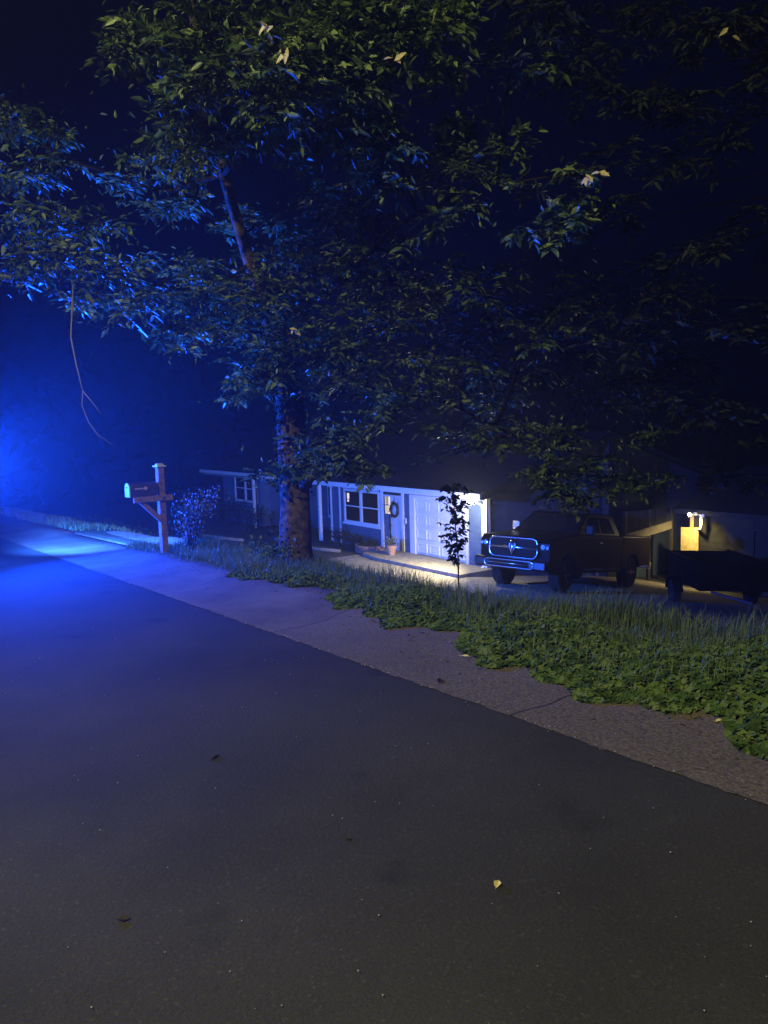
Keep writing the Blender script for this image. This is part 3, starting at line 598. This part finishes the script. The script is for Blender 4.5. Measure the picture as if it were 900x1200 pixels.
# frieze under the garage eave
b=HB(); b.box(-25.3,-17.2,15.955,15.99,-.80,-.705); b.build('frieze',M['white'],house)
def window(x0,x1,z0,z1,y,mull,sash=True,lit=None):
    b=HB(); w=.10; b.box(x0,x1,y-.05,y,z1-w,z1); b.box(x0,x1,y-.06,y,z0,z0+w); b.box(x0,x0+w,y-.05,y,z0+w,z1-w); b.box(x1-w,x1,y-.05,y,z0+w,z1-w)
    for mx in mull: b.box(mx-.08,mx+.08,y-.048,y,z0+w,z1-w)
    fr=b.build('window',M['white'],house,bev=.004)
    xs=[x0+w]+[v for mx in mull for v in (mx-.08,mx+.08)]+[x1-w]
    b=HB()
    for i in range(0,len(xs),2): b.box(xs[i],xs[i+1],y-.012,y+.02,z0+w,z1-w)
    b.build('pane',M['glass'],fr)
    if sash:
        b=HB(); zm=(z0+z1)/2
        for i in range(0,len(xs),2): b.box(xs[i],xs[i+1],y-.035,y-.014,zm-.022,zm+.022)
        b.build('sash_bar',M['white'],fr)
    return fr
wn=window(-25.24,-22.82,-2.14,-.82,FY,[-24.05])
b=HB(); b.box(-25.0,-24.88,FY-.030,FY-.0135,-1.22,-.98); b.box(-25.0,-24.9,FY-.030,FY-.0135,-1.33,-1.25); b.build('lit_lamp',M['lit_pane'],wn)
b=HB(); b.box(-25.3,-22.76,FY-.09,FY-.062,-2.20,-2.13); b.build('sill',M['white'],wn)
window(-35.3,-32.85,-1.95,-.62,FY,[-34.1])
# porch (recessed): window with a lit edge, posts
b=HB(); b.box(-28.9,-28.1,17.44,17.5,-2.4,-.95); pf=b.build('window',M['white_soft'],house); b=HB(); b.box(-28.8,-28.2,17.425,17.439,-2.3,-1.05); b.build('pane',M['glass'],pf)
b=HB(); b.box(-31.55,-31.43,17.46,17.5,-2.5,-1.3); b.box(-31.6,-31.4,17.36,17.5,-1.35,-1.08); b.build('porch_lamp',M['lit_pane'],house)
for x in (-32.55,):
    b=HB(); b.box(x-.06,x+.06,15.6,15.72,-3.1,-.7); b.build('porch_post',M['white_soft'],house,bev=.005)
def downspout(x,y,z1=-.72,z0=-3.0,r=.04,m='white'):
    b=HB(); b.tube([(x,y-.42,z1+.02),(x,y-.40,z1-.06),(x,y-.07,z1-.22),(x,y-.06,z0+.25),(x,y-.07,z0+.16),(x+.02,y-.25,z0+.06)],r,8); b.build('downspout',M[m],house)
downspout(-17.28,FY,r=.045); 
b=HB(); b.box(-17.30,-17.15,FY-.045,FY-.02,-3.3,-.7); b.box(-17.2,-17.155,FY-.02,FY+.13,-3.3,-.7); b.build('corner_board',M['white'],house,bev=.003)
b=HB(); b.box(-26.66,-26.54,15.62,15.74,-3,-.7); b.build('porch_post',M['white'],house,bev=.005)
b=HB(); b.box(-26.26,-26.14,FY-.04,FY-.02,-3,-.7); b.build('corner_board',M['white'],house); b=HB(); b.box(-25.6,-25.5,FY-.04,FY-.02,-3,-.72); b.build('corner_board',M['white'],house)
# entry: posts, door, side light
b=HB(); b.box(-22.75,-22.58,FY-.05,FY-.02,-2.97,-.72); b.build('door_post',M['white'],house,bev=.004)
b=HB(); b.box(-21.48,-21.36,FY-.05,FY-.001,-2.97,-.72); b.build('door_post',M['white'],house,bev=.004)
b=HB(); b.box(-22.56,-21.48,FY-.03,FY+.05,-.90,-.72); b.build('transom',M['wall_dark'],house)
b=HB(); b.box(-22.56,-21.5,FY-.045,FY+.05,-.965,-.902); b.box(-22.2,-21.49,FY+.0,FY+.05,-2.97,-.967)
for z0,z1 in ((-2.8,-2.1),(-1.95,-1.15)):
    for x0,x1 in ((-2.12+-20.0,-21.87),(-21.8,-21.57)): b.box(x0,x1,FY-.012,FY-.001,z0,z1)
dr=b.build('door',M['white_soft'],house,bev=.006)
b=HB(); b.lathe([(.03,0),(.035,-.03),(.02,-.05)],(-22.12,FY-.001,-2.0),12,1); b.build('handle',M['steel'],dr)
b=HB(); b.box(-22.56,-22.22,FY+.01,FY+.05,-2.97,-1.62); sdl=b.build('side_light',M['glass'],house)
b=HB(); b.box(-22.52,-22.26,FY+.0,FY+.05,-1.6,-1.3); b.box(-22.52,-22.26,FY+.0,FY+.05,-1.27,-.98); b.build('lit_pane',M['lit_pane'],sdl)
# garage door
b=HB(); b.box(-21.0,-20.72,FY-.06,FY+.02,-2.9,-.82); b.box(-18.10,-18.0,FY-.06,FY+.02,-2.9,-.82); b.box(-20.72,-18.10,FY-.06,FY+.02,-.93,-.82); b.build('garage_frame',M['white'],house,bev=.004)
b=HB(); rows=4; zz=np.linspace(-2.86,-.94,rows+1); b.box(-20.72,-18.1,FY+.03,FY+.07,-2.86,-.93)
cw=(2.62)/4
for r_ in range(rows):
    z0,z1=zz[r_]+.008,zz[r_+1]-.008
    b.box(-20.71,-18.11,FY+.012,FY+.029,z0,z1)
gd=b.build('garage_door',M['white'],house,bev=.003)
for r_ in range(rows):
    z0,z1=zz[r_]+.09,zz[r_+1]-.09
    for c in range(4):
        x0=-20.72+cw*c+.07; x1=x0+cw-.14; b=HB()
        b.prism([(x0,z0),(x1,z0),(x1,z1),(x0,z1)],1,FY+.011,FY+.0115)
        t=.03
        for (a0,a1,c0,c1) in ((x0,x1,z1-t,z1),(x0,x1,z0,z0+t),(x0,x0+t,z0+t,z1-t),(x1-t,x1,z0+t,z1-t)): b.box(a0,a1,FY-.016,FY+.0105,c0,c1)
        b.box(x0+.07,x1-.07,FY-.004,FY+.0105,z0+.07,z1-.07)
        b.build('door_panel',M['white'],gd,bev=.006)
b=HB(); b.box(-21.27,-21.2,FY-.06,FY-.03,-1.85,-1.66); b.build('doorbell',M['white'],house,bev=.01)

# wreath
wc=Vector((-21.87,FY-.07,-1.42)); wr=empty('wreath',wc,0,'dark twiggy wreath hung on the pale front door','wreath')
b=MB(); N_=28
ring=[(.21*cos(2*pi*i/N_),0,.24*sin(2*pi*i/N_)) for i in range(N_+1)]; b.tube(ring,.035,8,.2); b.tube([(0,0,.24),(0,.02,.46)],.006,5); b.build('ring',M['wood_dark'],wr)
P=np.array([ring[random.randrange(N_)] for _ in range(260)])+rng.normal(0,.018,(260,3)); Ln=rng.uniform(.05,.09,260); D=rng.normal(0,1,(260,3)); D[:,1]-=.5
leaf_mesh('leaves',P,D,rng.normal(0,1,(260,3)),Ln,Ln*.25,M['leaf_dark'],wr)
# flower pot
pc=at(470.5,650,26.6); pc=Vector((-21.15,15.25,-2.86)); pot=empty('flower_pot',pc,0,'terracotta flower pot with a small plant beside the garage door','flower pot')
b=MB(); b.lathe([(.11,0),(.16,.26),(.18,.26),(.18,.32),(.15,.32),(.14,.28)],(0,0,0),20); b.build('pot',M['terracotta'],pot,smooth=False)
P=rng.normal(0,.06,(160,3)); P[:,2]=.33+np.abs(P[:,2])*1.8; Ln=rng.uniform(.07,.13,160); D=P-np.array([0,0,.3]); leaf_mesh('leaves',P*np.array([1.3,1.3,1]),D,rng.normal(0,.4,(160,3))+np.array([0,-.3,1]),Ln,Ln*.2,M['leaf_pale'],pot)
# brick planter kerb by the door
pl=empty('brick_planter',(-22.9,15.5,-3),0,'low curved brick planter beside the front door post','planter')
b=MB()
for row in range(3):
    for i in range(9):
        a=R(180+i*20+(10 if row%2 else 0)); x=.62*cos(a); y=.62*sin(a); c=Vector((x,y+.2,.06+row*.085)); ux=Vector((-sin(a),cos(a),0)); uy=Vector((cos(a),sin(a),0)); vs=[c+ux*sx*.1+uy*sy*.05+Vector((0,0,sz*.038)) for sz in (-1,1) for sx,sy in ((-1,-1),(1,-1),(1,1),(-1,1))]
        b.add(vs,[(0,1,2,3),(4,7,6,5),(0,4,5,1),(1,5,6,2),(2,6,7,3),(3,7,4,0)])
b.build('bricks',M['brick'],pl,bev=.006)
b=MB(); b.prism([(.55*cos(R(180+i*15)),.2+.55*sin(R(180+i*15))) for i in range(13)],2,0,.24); b.build('soil',M['ground'],pl)
# curved garden edging
def edging(pts,label):
    b=MB(); b.tube([Vector(p) for p in pts],.07,8,.06); o=b.build('garden_edging',M['wood_beam'],smooth=True); tag(o,label,'edging','low curved edgings of the flower beds')
edging([(-23.6,14.7,-2.96),(-24.6,14.3,-2.95),(-25.8,14.2,-2.95),(-27,14.5,-2.95)],'curved low edging of the bed under the front window')
edging([(-28.6,13.2,-2.93),(-29.8,12.7,-2.9),(-31.2,12.5,-2.9),(-32.2,12.7,-2.9)],'low edging on the dark lawn directly left of the thick trunk')

# garage security light
gl=empty('security_light',(-17.10,15.37,-.80),0,'glaring white security light at the garage corner','wall lamp')
b=MB(); b.box(-.06,.06,.0,.03,-.05,.16); b.build('mount',M['white'],gl,bev=.006)
for sx in (-.05,.06):
    b=MB(); b.lathe([(.02,.0),(.045,-.05),(.05,-.11),(.045,-.11)],(sx,0,0),16,1); hd=b.build('lamp_head',M['white_soft'],gl)
    b=MB(); b.lathe([(.055,-.112),(.06,-.14),(.04,-.17),(.01,-.18)],(sx,0,0),16,1); b.build('bulb',M['bulb'],hd)

# ---------------------------------------------------------------- second building and fence
SY=23.6
bl=empty('outbuilding',(-14,SY+2,-4.0),0,'dim grey building with a low eave and a lit wall lamp at the far right','building')
q=lambda b:(setattr(b,'v',[(x+14,y-SY-2,z+4.0) for x,y,z in b.v]),b)[1]
c1=at(806,594,26.9)
b=MB(); b.box(-15.15,-6,SY,SY+.15,-4.6,-1.62); b.box(-15.15,-15.0,SY+.15,29,-4.6,-1.62); q(b).build('wall',M['wall_dark'],bl)
b=MB(); lap(b,-15.05,-12.95,-4.4,-1.66,SY,.2); q(b).build('siding',M['wall_dark'],bl)
b=MB(); slab(b,[(-15.5,SY-.55,-1.5),(-5.5,SY-.55,-1.5),(-5.5,SY+4,-.3),(-15.5,SY+4,-.3)]); q(b).build('roof',M['shingle'],bl)
b=MB(); b.box(-15.45,-6,SY-.6,SY-.56,-1.66,-1.50); q(b).build('fascia',M['wall_dark'],bl)
b=MB(); b.box(-12.9,-11.95,SY-.03,SY-.002,-4.2,-2.1); dd=q(b).build('door',M['wall_dark'],bl,bev=.01)
b=MB(); b.box(-13.02,-12.92,SY-.05,SY-.002,-4.2,-2.0); b.box(-12.92,-11.85,SY-.05,SY-.002,-2.09,-2.0); q(b).build('door_frame',M['wall_dark'],bl)
b=MB(); b.tube([(-14.5,SY-.5,-1.66),(-14.5,SY-.48,-1.95),(-14.52,SY-.45,-2.12),(-14.75,SY-.2,-2.2),(-14.95,SY-.05,-2.22)],.045,8); q(b).build('downspout',M['white'],bl,smooth=True)
b=MB(); b.box(-15.19,-15.06,SY-.04,SY-.022,-4.4,-1.66); q(b).build('corner_board',M['plywood'],bl)
LP=Vector((-14.6,SY-.92,-1.62)) 
wl=empty('wall_lamp',LP,0,'twin-headed warm floodlight under the eave of the grey building','wall lamp')
b=MB(); b.box(-.05,.05,.22,.30,-.05,.05); b.tube([(0,.24,0),(-.02,.1,0)],.012,6); b.tube([(0,.24,0),(.42,.1,-.02)],.012,6); b.build('mount',M['white_soft'],wl,bev=.004)
for x,y in ((-.02,.1),(.44,.1)):
    b=MB(); b.lathe([(.02,0),(.05,-.06),(.055,-.12)],(x,y,0),14,1); hd=b.build('lamp_head',M['white_soft'],wl)
    if x<0: b=MB(); b.lathe([(.05,-.122),(.055,-.15),(.03,-.175),(.01,-.18)],(x,y,0),14,1); b.build('bulb',M['bulb_warm'],hd)
# plywood sheet leaning at the corner
b=MB(); b.box(-.30,.30,-.008,.008,0,1.9); o=b.build('plywood_sheet',M['plywood'],bev=.002); o.location=(-14.98,SY-.36,-4.05); o.rotation_euler=(R(-6),R(-3),R(10)); tag(o,'yellow lit plywood sheet leaning at the building corner under the lamp','board')
# dark board fence with a slanted rail
fn=empty('board_fence',(-15.8,SY-.3,-4),0,'dark board fence with a slanted pale bottom rail between the house and the lit building','fence')
A_=at(722,640,26.9); B_=at(786,612,26.9)
A_=Vector((-17.1,22.35,-3.1)); B_=Vector((-15.2,SY-.1,-2.55)); off=Vector((-15.8,SY-.3,-4))
A_=at(730,633,26.0); B_=at(786,616,26.7)
d_=(B_-A_); b=MB(); nb=9
for i in range(nb):
    p=A_+d_*(i/nb); p2=A_+d_*((i+.95)/nb); ny=Vector((-d_.y,d_.x,0)).normalized()*.02
    vs=[p,p2,Vector((p2.x,p2.y,-1.55)),Vector((p.x,p.y,-1.55))]; vs=[v-off for v in vs]; b.add([tuple(v) for v in vs]+[tuple(v+ny) for v in vs],[(0,1,2,3),(7,6,5,4),(0,4,5,1),(1,5,6,2),(2,6,7,3),(3,7,4,0)])
b.build('boards',M['wall_dark'],fn)
ny=Vector((-d_.y,d_.x,0)).normalized(); b=MB(); vs=[]
for p in (A_,B_):
    for z0,o_ in ((-.1,-.05),(-.1,-.005),(.18,-.005),(.18,-.05)): vs.append(tuple(p+Vector((0,0,z0))+ny*o_-off))
b.add(vs,[(0,1,2,3),(7,6,5,4),(0,4,5,1),(1,5,6,2),(2,6,7,3),(3,7,4,0)]); b.build('bottom_rail',M['wood_beam'],fn)
for t in (0.02,.5,.98):
    p=A_+d_*t; b=MB(); x,y=p.x-off.x,p.y-off.y; b.box(x-.05,x+.05,y+.03,y+.13,-.6,2.45); b.build('post',M['wood_dark'],fn)

# ---------------------------------------------------------------- pickup truck (front toward the road)
def arch(c,r,z0,n=9,rev=False):
    L=[(c+r*cos(t),max(z0,.40+r*sin(t))) for t in np.linspace(pi,0,n)]; return L
tk=empty('pickup_truck',(-14.5,14.3,-2.86),R(0),'large black crew cab pickup with a chrome grille parked nose toward the road','pickup truck')
tk.rotation_euler=(R(-8.2),0,R(13)); tk.scale=(1.12,1.0,1.11)
W=.97
b=MB(); z0=.55
prof=[(.12,.62),(.08,1.18),(.20,1.30),(1.0,1.36),(1.72,1.40),(4.38,1.40),(4.38,z0)]+[(y,z) for y,z in []]
lower=[(4.38,z0),(1.60,z0)]
ar=[(1.08+.50*cos(t),.42+.50*sin(t)) for t in np.linspace(0.26,pi-.26,9)]
prof=[(.12,.62),(.08,1.18),(.20,1.29),(1.0,1.36),(1.72,1.40),(4.38,1.40),(4.38,z0)]+[(1.6,z0)]+ar+[(.5,.6)]
b.prism(prof,0,-W,W); body=b.build('body',M['black'],tk,bev=.10,seg=4)
b=MB(); ar2=[(5.25+.50*cos(t),.42+.50*sin(t)) for t in np.linspace(.26,pi-.26,9)]
b.prism([(4.42,1.42),(6.55,1.42),(6.55,.62),(5.8,.58)]+ar2+[(4.42,z0)],0,-W,W); bed=b.build('cargo_bed',M['black'],tk,bev=.03)
b=MB(); b.box(-.80,.80,4.5,6.46,1.421,1.428); b.build('bed_cover',M['plastic_dark'],bed)
b=MB(); b.box(-.9,.9,6.552,6.575,.75,1.38); tg=b.build('tailgate',M['black'],bed,bev=.01)
b=MB(); b.box(-.95,.95,6.56,6.75,.5,.68); b.build('rear_bumper',M['chrome'],tk,bev=.03)
# greenhouse
def cab_pt(y,z,s): 
    t=(z-1.40)/(1.97-1.40); return (s*(.93-.17*t),y,z)
gp_=[(1.62,1.395),(2.42,1.93),(2.62,1.965),(3.7,1.96),(4.05,1.93),(4.34,1.395)]
b=MB(); n=len(gp_); vs=[cab_pt(y,z,-1) for y,z in gp_]+[cab_pt(y,z,1) for y,z in gp_]
b.add(vs,[tuple(range(n))[::-1],tuple(range(n,2*n))]+[(i,(i+1)%n,n+(i+1)%n,n+i) for i in range(n)]); cab=b.build('cab',M['black'],tk,bev=.03)
def pane(b,pts,off):
    q=[Vector(p) for p in pts]; nrm=(q[1]-q[0]).cross(q[2]-q[0]).normalized(); o_=Vector(off)
    if nrm.dot(o_)<0: nrm=-nrm
    k=len(q); b.add([tuple(p+nrm*.006) for p in q]+[tuple(p-nrm*.01) for p in q],[tuple(range(k)),tuple(range(2*k-1,k-1,-1))]+[(i,k+i,k+(i+1)%k,(i+1)%k) for i in range(k)])
b=MB(); pane(b,[(-.82,1.70,1.45),(.82,1.70,1.45),(.71,2.36,1.89),(-.71,2.36,1.89)],(0,-1,1)); b.build('windshield',M['glass'],cab)
for s in (-1,1):
    for yy in ([(2.02,1.46),(2.50,1.86),(3.02,1.87),(3.02,1.46)],[(3.12,1.46),(3.12,1.87),(3.72,1.86),(3.98,1.46)]):
        b=MB(); pane(b,[cab_pt(y,z,s) for y,z in yy],(s,0,0)); b.build('side_window',M['glass'],cab)
for s in (-1,1):
    b=MB(); b.box(*sorted((s*.95,s*1.16)),2.0,2.1,1.42,1.66); mm=b.build('side_mirror',M['chrome'] if s<0 else M['black'],tk,bev=.03)
    b=MB(); b.box(*sorted((s*.985,s*1.14)),2.101,2.108,1.46,1.63); b.build('mirror_glass',M['chrome'],mm)
    for y in (2.85,3.75):
        b=MB(); b.box(*sorted((s*.975,s*1.0)),y,y+.2,1.2,1.235); b.build('door_handle',M['chrome'] if y<3 else M['black'],tk,bev=.008)
    for y in (1.08,5.25):
        b=MB(); c=(s*.80,y,.42); b.lathe([(.26,-.13),(.40,-.14),(.425,-.10),(.425,.10),(.40,.14),(.26,.13)],c,28,0); wh=b.build('wheel',M['rubber'],tk,bev=0,smooth=False)
        b=MB(); b.lathe([(.255,-.10),(.255,.06)],c,24,0) ; 
        for k in range(6):
            t=2*pi*k/6; b.tube([(c[0]+s*.115,c[1]+.05*cos(t),c[2]+.05*sin(t)),(c[0]+s*.125,c[1]+.25*cos(t),c[2]+.25*sin(t))],.025,6)
        b.lathe([(.07,s*.06),(.06,s*.14)],c,14,0); b.build('rim',M['steel'],wh)
    b=MB(); b.box(*sorted((s*.90,s*1.0)),1.75,4.3,.46,.53); b.build('running_board',M['plastic_dark'],tk,bev=.01)
    # headlight wraps the corner
    x0,x1=(.70,.955); b=MB(); b.add([(s*x0,.055,.98),(s*x1,.075,1.0),(s*(x1+.02),.34,1.04),(s*x0,.055,1.17),(s*x1,.075,1.16),(s*(x1+.02),.36,1.14),(s*x0,.3,.98),(s*x0,.3,1.17)],[(0,1,4,3),(1,2,5,4),(3,4,5,7),(0,6,2,1),(0,3,7,6),(2,6,7,5)])
    hl=b.build('headlight',M['glass'],tk,bev=.01)
    b=MB(); b.lathe([(.05,.0),(.055,-.012),(.02,-.02)],(s*.79,.055,1.08),14,1); b.lathe([(.035,.0),(.038,-.012),(.012,-.02)],(s*.90,.062,1.07),14,1); b.build('lens',M['lamp_glass'],hl)
    b=MB(); b.lathe([(.05,.0),(.055,-.015),(.02,-.03)],(s*.80,-.085,.62),14,1); b.build('fog_light',M['lamp_glass'],tk)
# grille
b=MB(); b.box(-.62,.62,.05,.079,.80,1.22); gr=b.build('grille',M['plastic_dark'],tk)
b=MB()
def rrect(x0,x1,z0,z1,r,y,n=5):
    L=[]
    for cx,cz,a0 in ((x1-r,z1-r,0),(x0+r,z1-r,90),(x0+r,z0+r,180),(x1-r,z0+r,270)):
        for k in range(n+1): a=R(a0+90*k/n); L.append((cx+r*cos(a),y,cz+r*sin(a)))
    return L+[L[0]]
b.tube(rrect(-.66,.66,.78,1.25,.15,.03),.026,8); b.build('grille_surround',M['chrome'],gr,smooth=True)
b=MB(); b.tube([(-.64,.02,1.02),(.64,.02,1.02)],.034,10); b.tube([(0,.0,.80),(0,.0,1.23)],.06,10); b.tube([(-.045,.017,.80),(-.045,.017,1.23)],.02,8); b.tube([(.045,.017,.80),(.045,.017,1.23)],.02,8); b.build('cross_bar',M['chrome'],gr,smooth=True)
b=MB(); b.prism([(-.085,1.12),(.085,1.12),(.10,1.05),(.06,.95),(0,.90),(-.06,.95),(-.10,1.05)],1,-.035,-.012)
b.tube([(-.055,-.04,1.08),(-.075,-.045,1.02),(-.035,-.05,.99)],.012,6); b.tube([(.055,-.04,1.08),(.075,-.045,1.02),(.035,-.05,.99)],.012,6); b.prism([(-.03,1.07),(.03,1.07),(.012,.95),(-.012,.95)],1,-.05,-.036); b.build('emblem',M['steel'],gr,bev=.004)
b=MB()
for i in range(7): z=.83+i*.065; 
for i in range(5): b.box(-.60,.60,.035,.049,.835+i*.085,.85+i*.085)
b.build('slats',M['plastic_dark'],gr)
b=MB(); b.prism([(-.12,.50),(-.16,.56),(-.16,.72),(-.10,.76),(.10,.76),(.10,.50)],0,-.98,.98); bp_=b.build('bumper',M['dark_steel'],tk,bev=.03)
b=MB(); b.box(-.55,.55,-.172,-.161,.56,.70); b.build('air_intake',M['plastic_dark'],bp_)
b=MB(); b.tube(rrect(-.66,.66,.545,.715,.07,-.168),.018,8); b.tube([(-.55,-.165,.63),(.55,-.165,.63)],.012,6); b.build('bumper_trim',M['chrome'],bp_,smooth=True)

# ---------------------------------------------------------------- utility trailer
tl_=empty('utility_trailer',(-11.6,19.2,gz(-11.6,19.2)+.03),R(38),'black box-sided utility trailer parked at the right of the pickup truck','trailer')
tl_.rotation_euler=(R(-3),R(1.5),R(50))
b=MB()
b.box(-.9,.9,-1.5,1.6,.62,.68); b.box(-.9,-.86,-1.5,1.6,.68,1.32); b.box(.86,.9,-1.5,1.6,.68,1.32); b.box(-.86,.86,-1.5,-1.46,.68,1.32); b.box(-.86,.86,1.56,1.6,.68,1.32); bd=b.build('body',M['trailer'],tl_,bev=.008)
b=MB(); b.box(-.93,.93,-1.53,-1.44,1.321,1.36); b.box(.85,.93,-1.44,1.63,1.321,1.36); b.box(-.93,-.85,-1.44,1.63,1.321,1.36); b.build('top_rail',M['trailer'],bd,bev=.01)
for s in (-1,1):
    b=MB(); c=(s*1.02,.2,.33); b.lathe([(.2,-.09),(.31,-.1),(.33,-.07),(.33,.07),(.31,.1),(.2,.09)],c,24,0); wh=b.build('wheel',M['rubber'],tl_); b=MB(); b.lathe([(.2,-.08),(.2,.04)],c,20,0); b.build('rim',M['steel'],wh)
    b=MB(); b.prism([(.2+.42*cos(t),.33+.42*sin(t)) for t in np.linspace(.1,pi-.1,10)]+[(.2+.39*cos(t),.33+.39*sin(t)) for t in np.linspace(pi-.1,.1,10)],0,*sorted((s*.905,s*1.16))); b.build('fender',M['trailer'],tl_)
    b=MB(); b.box(*sorted((s*.901,s*.91)),-1.3,-1.2,.72,.78); b.build('marker_light',M['marker_red'],tl_)
for x in (.1,.3,.5):
    b=MB(); b.box(.901,.912,x-.8,x-.75,.80,.84); b.build('reflector',M['reflector'],tl_)
b=MB(); b.tube([(-.6,-1.5,.6),(0,-2.5,.5)],.035,6); b.tube([(.6,-1.5,.6),(0,-2.5,.5)],.035,6); b.tube([(0,-2.4,.5),(0,-2.4,.0)],.03,6); b.build('tow_bar',M['steel'],tl_)

# ---------------------------------------------------------------- air
hb=MB(); hb.box(-128,44,-48,93,-8,22); hz=hb.build('haze',bpy.data.materials.new('haze')); tag(hz,'thin haze added to spread the blue lamp glow','haze',kind='stuff')  # volume added to make the lamps bloom, in place of lens veil
t=nt(hz.data.materials[0]); t.nodes.clear(); o=t.nodes.new('ShaderNodeOutputMaterial'); pv=t.nodes.new('ShaderNodeVolumePrincipled')
pv.inputs['Color'].default_value=(.85,.88,.95,1); pv.inputs['Density'].default_value=.0037; pv.inputs['Anisotropy'].default_value=.66; t.links.new(pv.outputs[0],o.inputs['Volume'])

# ---------------------------------------------------------------- light
def lamp(name,kind,loc,col,energy,radius=.05,**k):
    l=bpy.data.lights.new(name,kind); l.color=col; l.energy=energy
    if kind in('POINT','SPOT'): l.shadow_soft_size=radius
    for a,v in k.items(): setattr(l,a,v)
    o=bpy.data.objects.new(name,l); COL.objects.link(o); o.location=loc; return o
bluep=at(-58,548,13.0)
lamp('beacon_glow','POINT',bluep,(.004,.075,1.0),900,.12)
bg_=lamp('beacon_front','SPOT',bluep+Vector((.1,-.05,0)),(.004,.055,1.0),11500,.12,spot_size=R(124),spot_blend=1.0)
bg_.rotation_euler=Vector((cos(R(46)),sin(R(46)),.0)).to_track_quat('-Z','Y').to_euler()
bu_=lamp('beacon_light','SPOT',bluep+Vector((.1,-.1,.05)),(.006,.10,1.0),4000,.12,spot_size=R(72),spot_blend=.7)
bu_.rotation_euler=Vector((cos(R(50)),sin(R(50)),.70)).to_track_quat('-Z','Y').to_euler()
bl_=lamp('beacon_light','SPOT',bluep+Vector((.1,.1,0)),(.03,.15,1.0),17000,.12,spot_size=R(95),spot_blend=.6)
bl_.rotation_euler=Vector((cos(R(122)),sin(R(122)),-.10)).to_track_quat('-Z','Y').to_euler()
sl_=lamp('street_light','SPOT',(-2.6,-4.4,7.4),(1.0,.94,.56),2900,.15,spot_size=R(135),spot_blend=.7)
sl_.rotation_euler=(Vector((-5.5,4,1.2))-Vector((-2.6,-4.4,7.4))).to_track_quat('-Z','Y').to_euler()
lamp('garage_light','POINT',(-17.12,15.2,-.92),(1.0,.91,.62),150,.05)
gf=lamp('garage_flood','SPOT',(-17.15,15.16,-.90),(1.0,.88,.55),1900,.05,spot_size=R(135),spot_blend=.9)
gf.rotation_euler=(Vector((-19.6,12.2,-3))-Vector((-17.15,15.16,-.9))).to_track_quat('-Z','Y').to_euler()
ev=lamp('eave_light','SPOT',tuple(LP+Vector((.12,.02,-.10))),(1.0,.78,.30),230,.05,spot_size=R(140),spot_blend=.8)
ev.rotation_euler=Vector((-.35,.35,-1)).to_track_quat('-Z','Y').to_euler()
lamp('eave_glow','POINT',tuple(LP+Vector((.2,-.05,-.10))),(1.0,.85,.5),10,.05)
W_=bpy.data.worlds.new('World'); S.world=W_; t=nt(W_); bg=t.nodes['Background']
sky=t.nodes.new('ShaderNodeTexSky'); sky.sky_type='NISHITA'; sky.sun_disc=False; sky.sun_elevation=R(-9); sky.sun_rotation=R(200)
tint=t.nodes.new('ShaderNodeMix'); tint.data_type='RGBA'; tint.inputs['Factor'].default_value=.9
ia=[i for i in tint.inputs if i.type=='RGBA']; t.links.new(sky.outputs[0],ia[0]); ia[1].default_value=(.001,.004,.08,1)
t.links.new([o for o in tint.outputs if o.type=='RGBA'][0],bg.inputs['Color']); bg.inputs['Strength'].default_value=.045
